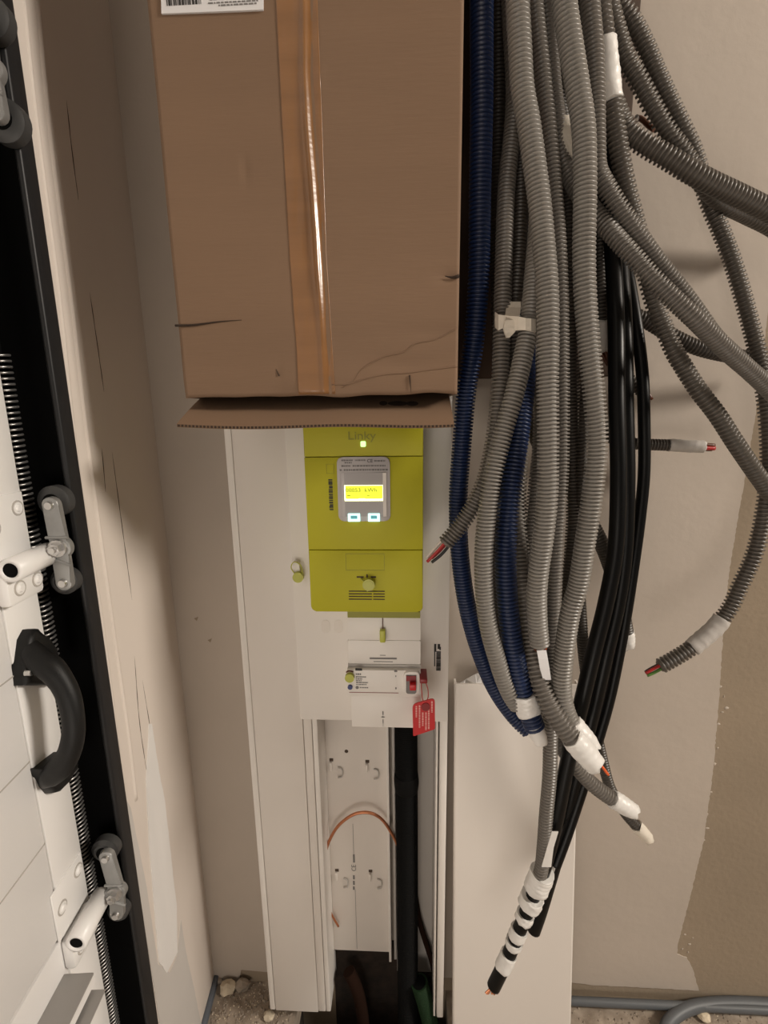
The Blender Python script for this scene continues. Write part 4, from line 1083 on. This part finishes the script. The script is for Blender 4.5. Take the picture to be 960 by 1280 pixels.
# -- front bright pair
C1 = conduit('bright grey front conduit left of centre, ending in a white label', [(647, 0, -.178), (650, 60, -.179), (653, 110, -.180), (661, 156, -.182), (668, 205, -.184), (674, 250, -.186), (680, 310, -.190), (684, 360, -.194), (685, 420, -.198), (684.5, 480, -.202), (685, 560, -.206), (684, 620, -.208), (678, 680, -.208), (673, 715, -.207), (671, 745, -.206), (672, 780, -.204), (675, 808, -.202)], m=M_GREYB, r=.0098)
wires(C1, [M_WORANGE, M_WBROWN], L=.006)
vstrip('cable_label', [(677, 813, -.210, 6), (679, 824, -.211, 6), (681, 836, -.211, 6), (684, 850, -.210, 5)], M_LABEL, C1.root, .0008)
C8 = conduit('thick bright grey front conduit right of centre, longest of the front ones', [(705, 0, -.182), (714, 60, -.183), (722, 110, -.184), (729, 156, -.185), (731, 205, -.186), (731, 255, -.187), (730, 310, -.188), (731, 360, -.190), (736, 430, -.193), (743, 500, -.196), (746, 545, -.198), (744, 585, -.199), (738, 635, -.200), (731, 680, -.201), (723, 730, -.201), (713, 765, -.202), (706, 810, -.203), (702, 855, -.206), (705, 882, -.210), (713, 903, -.214), (722, 914, -.216)], m=M_GREYB, r=.0098)
wrap(C8, (714, 905), (722, 914), m=M_TAPEW, ext=.022, seed=5, taper=.25)
_t = wires(C8, [M_WORANGE, M_WRED], L=.030, r=.0012, spread=.4)
C4 = conduit('dark grey conduit right of the lower blue one, ending in ribbed white tape', [(668, 60, -.098), (676, 200, -.100), (674, 320, -.105), (664, 400, -.112), (655, 480, -.116), (649, 560, -.122), (646, 620, -.130), (648, 670, -.144), (652, 725, -.160), (657, 765, -.172), (664, 808, -.186), (671, 838, -.198), (680, 866, -.208), (692, 890, -.216), (707, 912, -.222), (721, 929, -.226), (727, 936, -.227)], m=M_GREY, r=.0102, pitch=0.0042)
wrap(C4, (716, 923), (727, 936), m=M_TAPEW, ext=.021, seed=6, taper=.1)
C4.r = .008
wires(C4, [M_WORANGE, M_COPPER], L=.034, r=.0013, spread=.6)
C7 = conduit('long thin grey conduit running down into the white banded tape', [(668, 0, -.140), (677, 83, -.142), (684, 146, -.144), (690, 210, -.146), (696, 280, -.149), (700, 355, -.152), (701.5, 446, -.156), (702, 520, -.160), (701, 590, -.165), (697, 650, -.170), (693.5, 720, -.174), (691, 790, -.178), (688.5, 850, -.182), (688, 928, -.186), (687, 970, -.188), (683, 1015, -.190), (680, 1055, -.191), (677, 1085, -.192), (674, 1096, -.192)], m=M_GREY, r=.0078)
C19 = conduit('grey conduit sweeping right under the bundle to a white taped cap', [(660, 120, -.070), (672, 300, -.085), (677, 460, -.100), (675, 560, -.120), (669, 620, -.135), (663, 690, -.145), (662, 750, -.150), (667, 810, -.155), (677, 865, -.160), (690, 912, -.166), (712, 948, -.172), (737, 977, -.175), (757, 993, -.176), (775, 1004, -.177)], m=M_GREY, r=.0085)
wrap(C19, (771, 1002), (776, 1005), ext=.019, taper=.2, seed=7, m=M_TAPEW)
C18 = conduit('thin dark grey conduit with a beige taped cap, lowest right of the bundle', [(738, 150, -.110), (735, 300, -.110), (733, 420, -.112), (729, 520, -.115), (727, 590, -.118), (724, 660, -.118), (723, 710, -.116), (726, 770, -.112), (731, 830, -.108), (740, 888, -.106), (752, 945, -.106), (763, 985, -.107), (781, 1016, -.108), (801, 1038, -.108)], m=M_GREY_SHADED, r=.0068)
wrap(C18, (799, 1036), (802, 1039), ext=.017, taper=.15, seed=8, m=M_TAPEC)
C26 = conduit('brown-grey conduit behind and left of the thick front conduit', [(700, 100, -.095), (709, 250, -.098), (712, 400, -.102), (714, 500, -.106), (717, 600, -.112), (717, 660, -.118), (712, 715, -.125), (706, 780, -.130), (700, 840, -.135)], m=M_GREY_SHADED, r=.0088)
C22 = conduit('dark conduit slanting right behind the bundle, white taped tip peeping past the black cables', [(640, 300, -.035), (645, 440, -.040), (652, 495, -.050), (665, 535, -.062), (680, 565, -.078), (703, 592, -.090), (722, 627, -.094), (742, 660, -.096), (757, 692, -.094), (768, 725, -.090), (777, 760, -.084), (782, 785, -.080), (784, 798, -.078)], m=M_GREY_SHADED, r=.0088)
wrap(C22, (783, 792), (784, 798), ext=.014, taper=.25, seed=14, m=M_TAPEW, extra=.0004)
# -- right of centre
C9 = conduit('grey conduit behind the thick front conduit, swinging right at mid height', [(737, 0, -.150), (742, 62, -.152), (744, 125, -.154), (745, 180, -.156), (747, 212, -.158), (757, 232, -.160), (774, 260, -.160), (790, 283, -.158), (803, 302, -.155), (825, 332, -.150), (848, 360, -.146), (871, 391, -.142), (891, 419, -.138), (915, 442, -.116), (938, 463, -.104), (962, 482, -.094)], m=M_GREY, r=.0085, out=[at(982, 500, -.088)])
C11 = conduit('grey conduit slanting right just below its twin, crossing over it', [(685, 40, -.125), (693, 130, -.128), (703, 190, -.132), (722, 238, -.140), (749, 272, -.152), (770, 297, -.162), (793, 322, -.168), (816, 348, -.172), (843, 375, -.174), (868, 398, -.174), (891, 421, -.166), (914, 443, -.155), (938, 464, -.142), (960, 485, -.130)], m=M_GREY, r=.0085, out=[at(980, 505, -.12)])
C12 = conduit('dark conduit running near level behind the slanting pair', [(742, 200, -.070), (746, 300, -.070), (760, 360, -.068), (785, 389, -.066), (812, 403, -.064), (840, 420, -.062), (870, 434, -.060), (900, 442, -.056), (925, 446, -.050), (950, 452, -.040)], m=M_GREY_SHADED, r=.0085, out=[at(975, 458, -.03)], pitch=0.0042)
C13 = conduit('grey conduit with a long white tape sleeve near the top', [(750, 0, -.128), (756, 50, -.128), (761, 100, -.128), (768, 150, -.126), (776, 200, -.124), (784, 240, -.122), (793, 274, -.120), (802, 310, -.118), (812, 358, -.116), (821, 388, -.115), (832, 414, -.115), (842, 438, -.115), (855, 460, -.114), (873, 488, -.114), (896, 518, -.114), (920, 555, -.113), (941, 586, -.108), (959, 612, -.100)], m=M_GREYW, r=.0090, out=[at(978, 642, -.09)], pitch=.0046)
wrap(C13, (756, 52), (767, 126), m=M_TAPEW, extra=.0010, seed=9, rag=.001)
C14 = conduit('dark grey conduit fanning right, passing under the thick cross conduit', [(755, -20, -.095), (763, 11, -.095), (781, 69, -.092), (800, 103, -.090), (818, 137, -.088), (836, 167, -.086), (855, 192, -.082), (876, 226, -.074), (900, 251, -.062), (930, 267, -.045), (962, 283, -.035)], m=M_GREYW, r=.0090, out=[at(985, 298, -.028)], pitch=.0046)
C15 = conduit('outermost grey conduit looping down the right edge to a taped open end', [(772, 0, -.072), (790, 26, -.070), (806, 56, -.068), (820, 89, -.066), (836, 124, -.064), (852, 157, -.060), (868, 192, -.054), (879, 230, -.050), (889, 260, -.050), (901, 288, -.052), (916, 328, -.056), (928, 368, -.060), (938, 405, -.064), (947, 440, -.070), (954, 475, -.078), (960, 530, -.084), (961, 585, -.088), (955, 640, -.092), (943, 692, -.096), (926, 731, -.100), (911, 762, -.103), (893, 785, -.106), (868, 807, -.109), (845, 822, -.111), (821, 835, -.113)], m=M_GREYW, r=.0090, pitch=.0046)
wrap(C15, (902, 773), (864, 808), m=M_TAPEG, extra=.0009, seed=10, rag=.001)
C15.r = .006
wires(C15, [M_WGREEN, M_WRED, M_WBLACK], L=.014, r=.0019)
C16 = conduit('thick grey cross conduit running out to the right above the others', [(752, 60, -.110), (764, 120, -.108), (783, 162, -.108), (809, 182, -.110), (836, 198, -.112), (864, 215, -.112), (889, 228, -.108), (919, 242, -.102), (946, 255, -.096), (963, 264, -.092)], m=M_GREYW, r=.0100, out=[at(985, 278, -.086)], pitch=.0046)
C23 = conduit('grey conduit with a white taped tip high in the bundle', [(683, 0, -.108), (688, 60, -.110), (697, 120, -.116), (703, 150, -.124), (708, 165, -.130)], m=M_GREY_SHADED, r=.0075)
wrap(C23, (705, 157), (709, 166), ext=.030, taper=.75, seed=11, m=M_TAPEC, extra=.0016)
C27 = conduit('dark conduit behind with grey taped end beside the black cables', [(752, 100, -.080), (750, 200, -.082), (749, 300, -.084), (751, 400, -.086), (752, 414, -.086)], m=M_GREY_SHADED, r=.0088)
wrap(C27, (751, 404), (752, 414), ext=.022, taper=.5, seed=12, m=M_TAPEG)
C27.r = .004
wires(C27, [M_WBROWN, M_WBROWN], L=.042, r=.002, bend=(.006, 0, 0))
C20 = conduit('short dark conduit sticking out level with a taped tip and brown wires', [(742, 300, -.040), (742, 440, -.042), (748, 510, -.042), (762, 545, -.042), (783, 553, -.042), (810, 555.5, -.042), (838, 556.5, -.042), (848, 557, -.042)], m=M_GREY_SHADED, r=.0072, cat='conduit')
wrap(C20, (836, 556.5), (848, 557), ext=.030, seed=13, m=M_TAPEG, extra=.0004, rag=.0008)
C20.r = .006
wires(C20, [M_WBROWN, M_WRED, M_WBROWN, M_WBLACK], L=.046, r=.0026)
C21 = conduit('short dark conduit with bare brown wire ends behind the black cables', [(730, 200, -.055), (742, 370, -.058), (758, 440, -.060), (775, 463, -.060), (793, 480, -.060), (803, 491, -.060)], m=M_GREY_SHADED, r=.0068)
wires(C21, [M_WBROWN, M_WRED, M_WBROWN], L=.014, r=.002)
# -- black cables
K1 = conduit('black cable ending lowest, bound with white banded tape, copper strands bare', [(745, 60, -.078), (756, 180, -.082), (765, 300, -.100), (770, 400, -.122), (771, 500, -.138), (773, 600, -.147), (769, 690, -.153), (757, 755, -.160), (742, 815, -.168), (730, 865, -.174), (718, 915, -.180), (706, 970, -.184), (697, 1015, -.187), (688, 1055, -.188), (678, 1090, -.186), (664, 1125, -.184), (648, 1165, -.184), (633, 1200, -.184), (617, 1233, -.184)], m=M_BLACK, kind='plain', r=.0082, name='cable', cat='cable')
for k in range(7):
    T_ = K1.C[-1] - K1.C[-4]; T_ /= np.linalg.norm(T_)
    a = K1.C[-1] - T_ * .003; b = K1.C[-1] + T_ * (.007 + .002 * (k % 3)) + np.array([(-.008 + .0025 * k), -.003 + .001 * (k % 3), -.001 * (k % 2)])
    cyl('copper_strand', a, b, .0011, M_COPPER, K1.root, seg=6)
K1w = [((677, 1090), (670, 1110), .0055), ((666, 1120), (661, 1131), .005), ((657, 1141), (654, 1149), .0022), ((649, 1160), (645, 1170), .002), ((643, 1175), (640, 1182), .0018), ((635, 1191), (627, 1208), .0016)]
for k, (a, b, e) in enumerate(K1w):
    wrap(K1, a, b, m=M_TAPEW, extra=e, seed=30 + k, rag=.0010)
K2 = conduit('middle black cable of three, its cut stub showing beside the white bands', [(754, 60, -.056), (763, 180, -.060), (773, 300, -.078), (780, 400, -.102), (782, 500, -.117), (784, 600, -.126), (781, 690, -.132), (772, 755, -.138), (757, 820, -.146), (745, 872, -.152), (732, 925, -.158), (718, 980, -.162), (706, 1030, -.164), (695, 1072, -.164), (684, 1110, -.163), (675, 1140, -.163), (667, 1163, -.163)], m=M_BLACK, kind='plain', r=.0082, name='cable', cat='cable')
vstrip('tape_strip', [(694, 1040, -.205, 4), (688, 1060, -.203, 4), (683, 1084, -.200, 6)], M_TAPEW, K2.root, .001)
vstrip('tape_strip', [(693, 1076, -.180, 5), (686, 1092, -.182, 6), (682, 1100, -.184, 6)], M_TAPEG, K2.root, .001)
K3 = conduit('thinner black cable bowing furthest right of the three', [(748, 60, -.040), (760, 200, -.044), (775, 300, -.064), (786, 350, -.080), (796, 410, -.094), (803, 469, -.103), (805, 520, -.108), (805, 592, -.110), (800, 645, -.114), (792, 705, -.120), (784, 758, -.126), (774, 815, -.133), (762, 872, -.142), (750, 915, -.150), (735, 963, -.160), (718, 1015, -.168), (706, 1050, -.176), (694, 1082, -.184)], m=M_BLACK, kind='plain', r=.0064, name='cable', cat='cable')
# stray wire stub on the wall high right
c = at(797, 149, -.004)
ws = empty('wall_wire_stub', c, 'short brown wire stub poking out of the wall between the upper conduits', 'wire')
C, s = spline([at(793, 150, 0), at(800, 148, -.012), at(812, 158, -.024), at(818, 162, -.028)], .002); sweep('wire', C, .003, M_WBROWN, ws, seg=8)
c = at(797, 149, -.014); cyl('bare_tip', c, c + np.array([-.003, -.004, .001]), .002, M_BOLT, ws, seg=8)
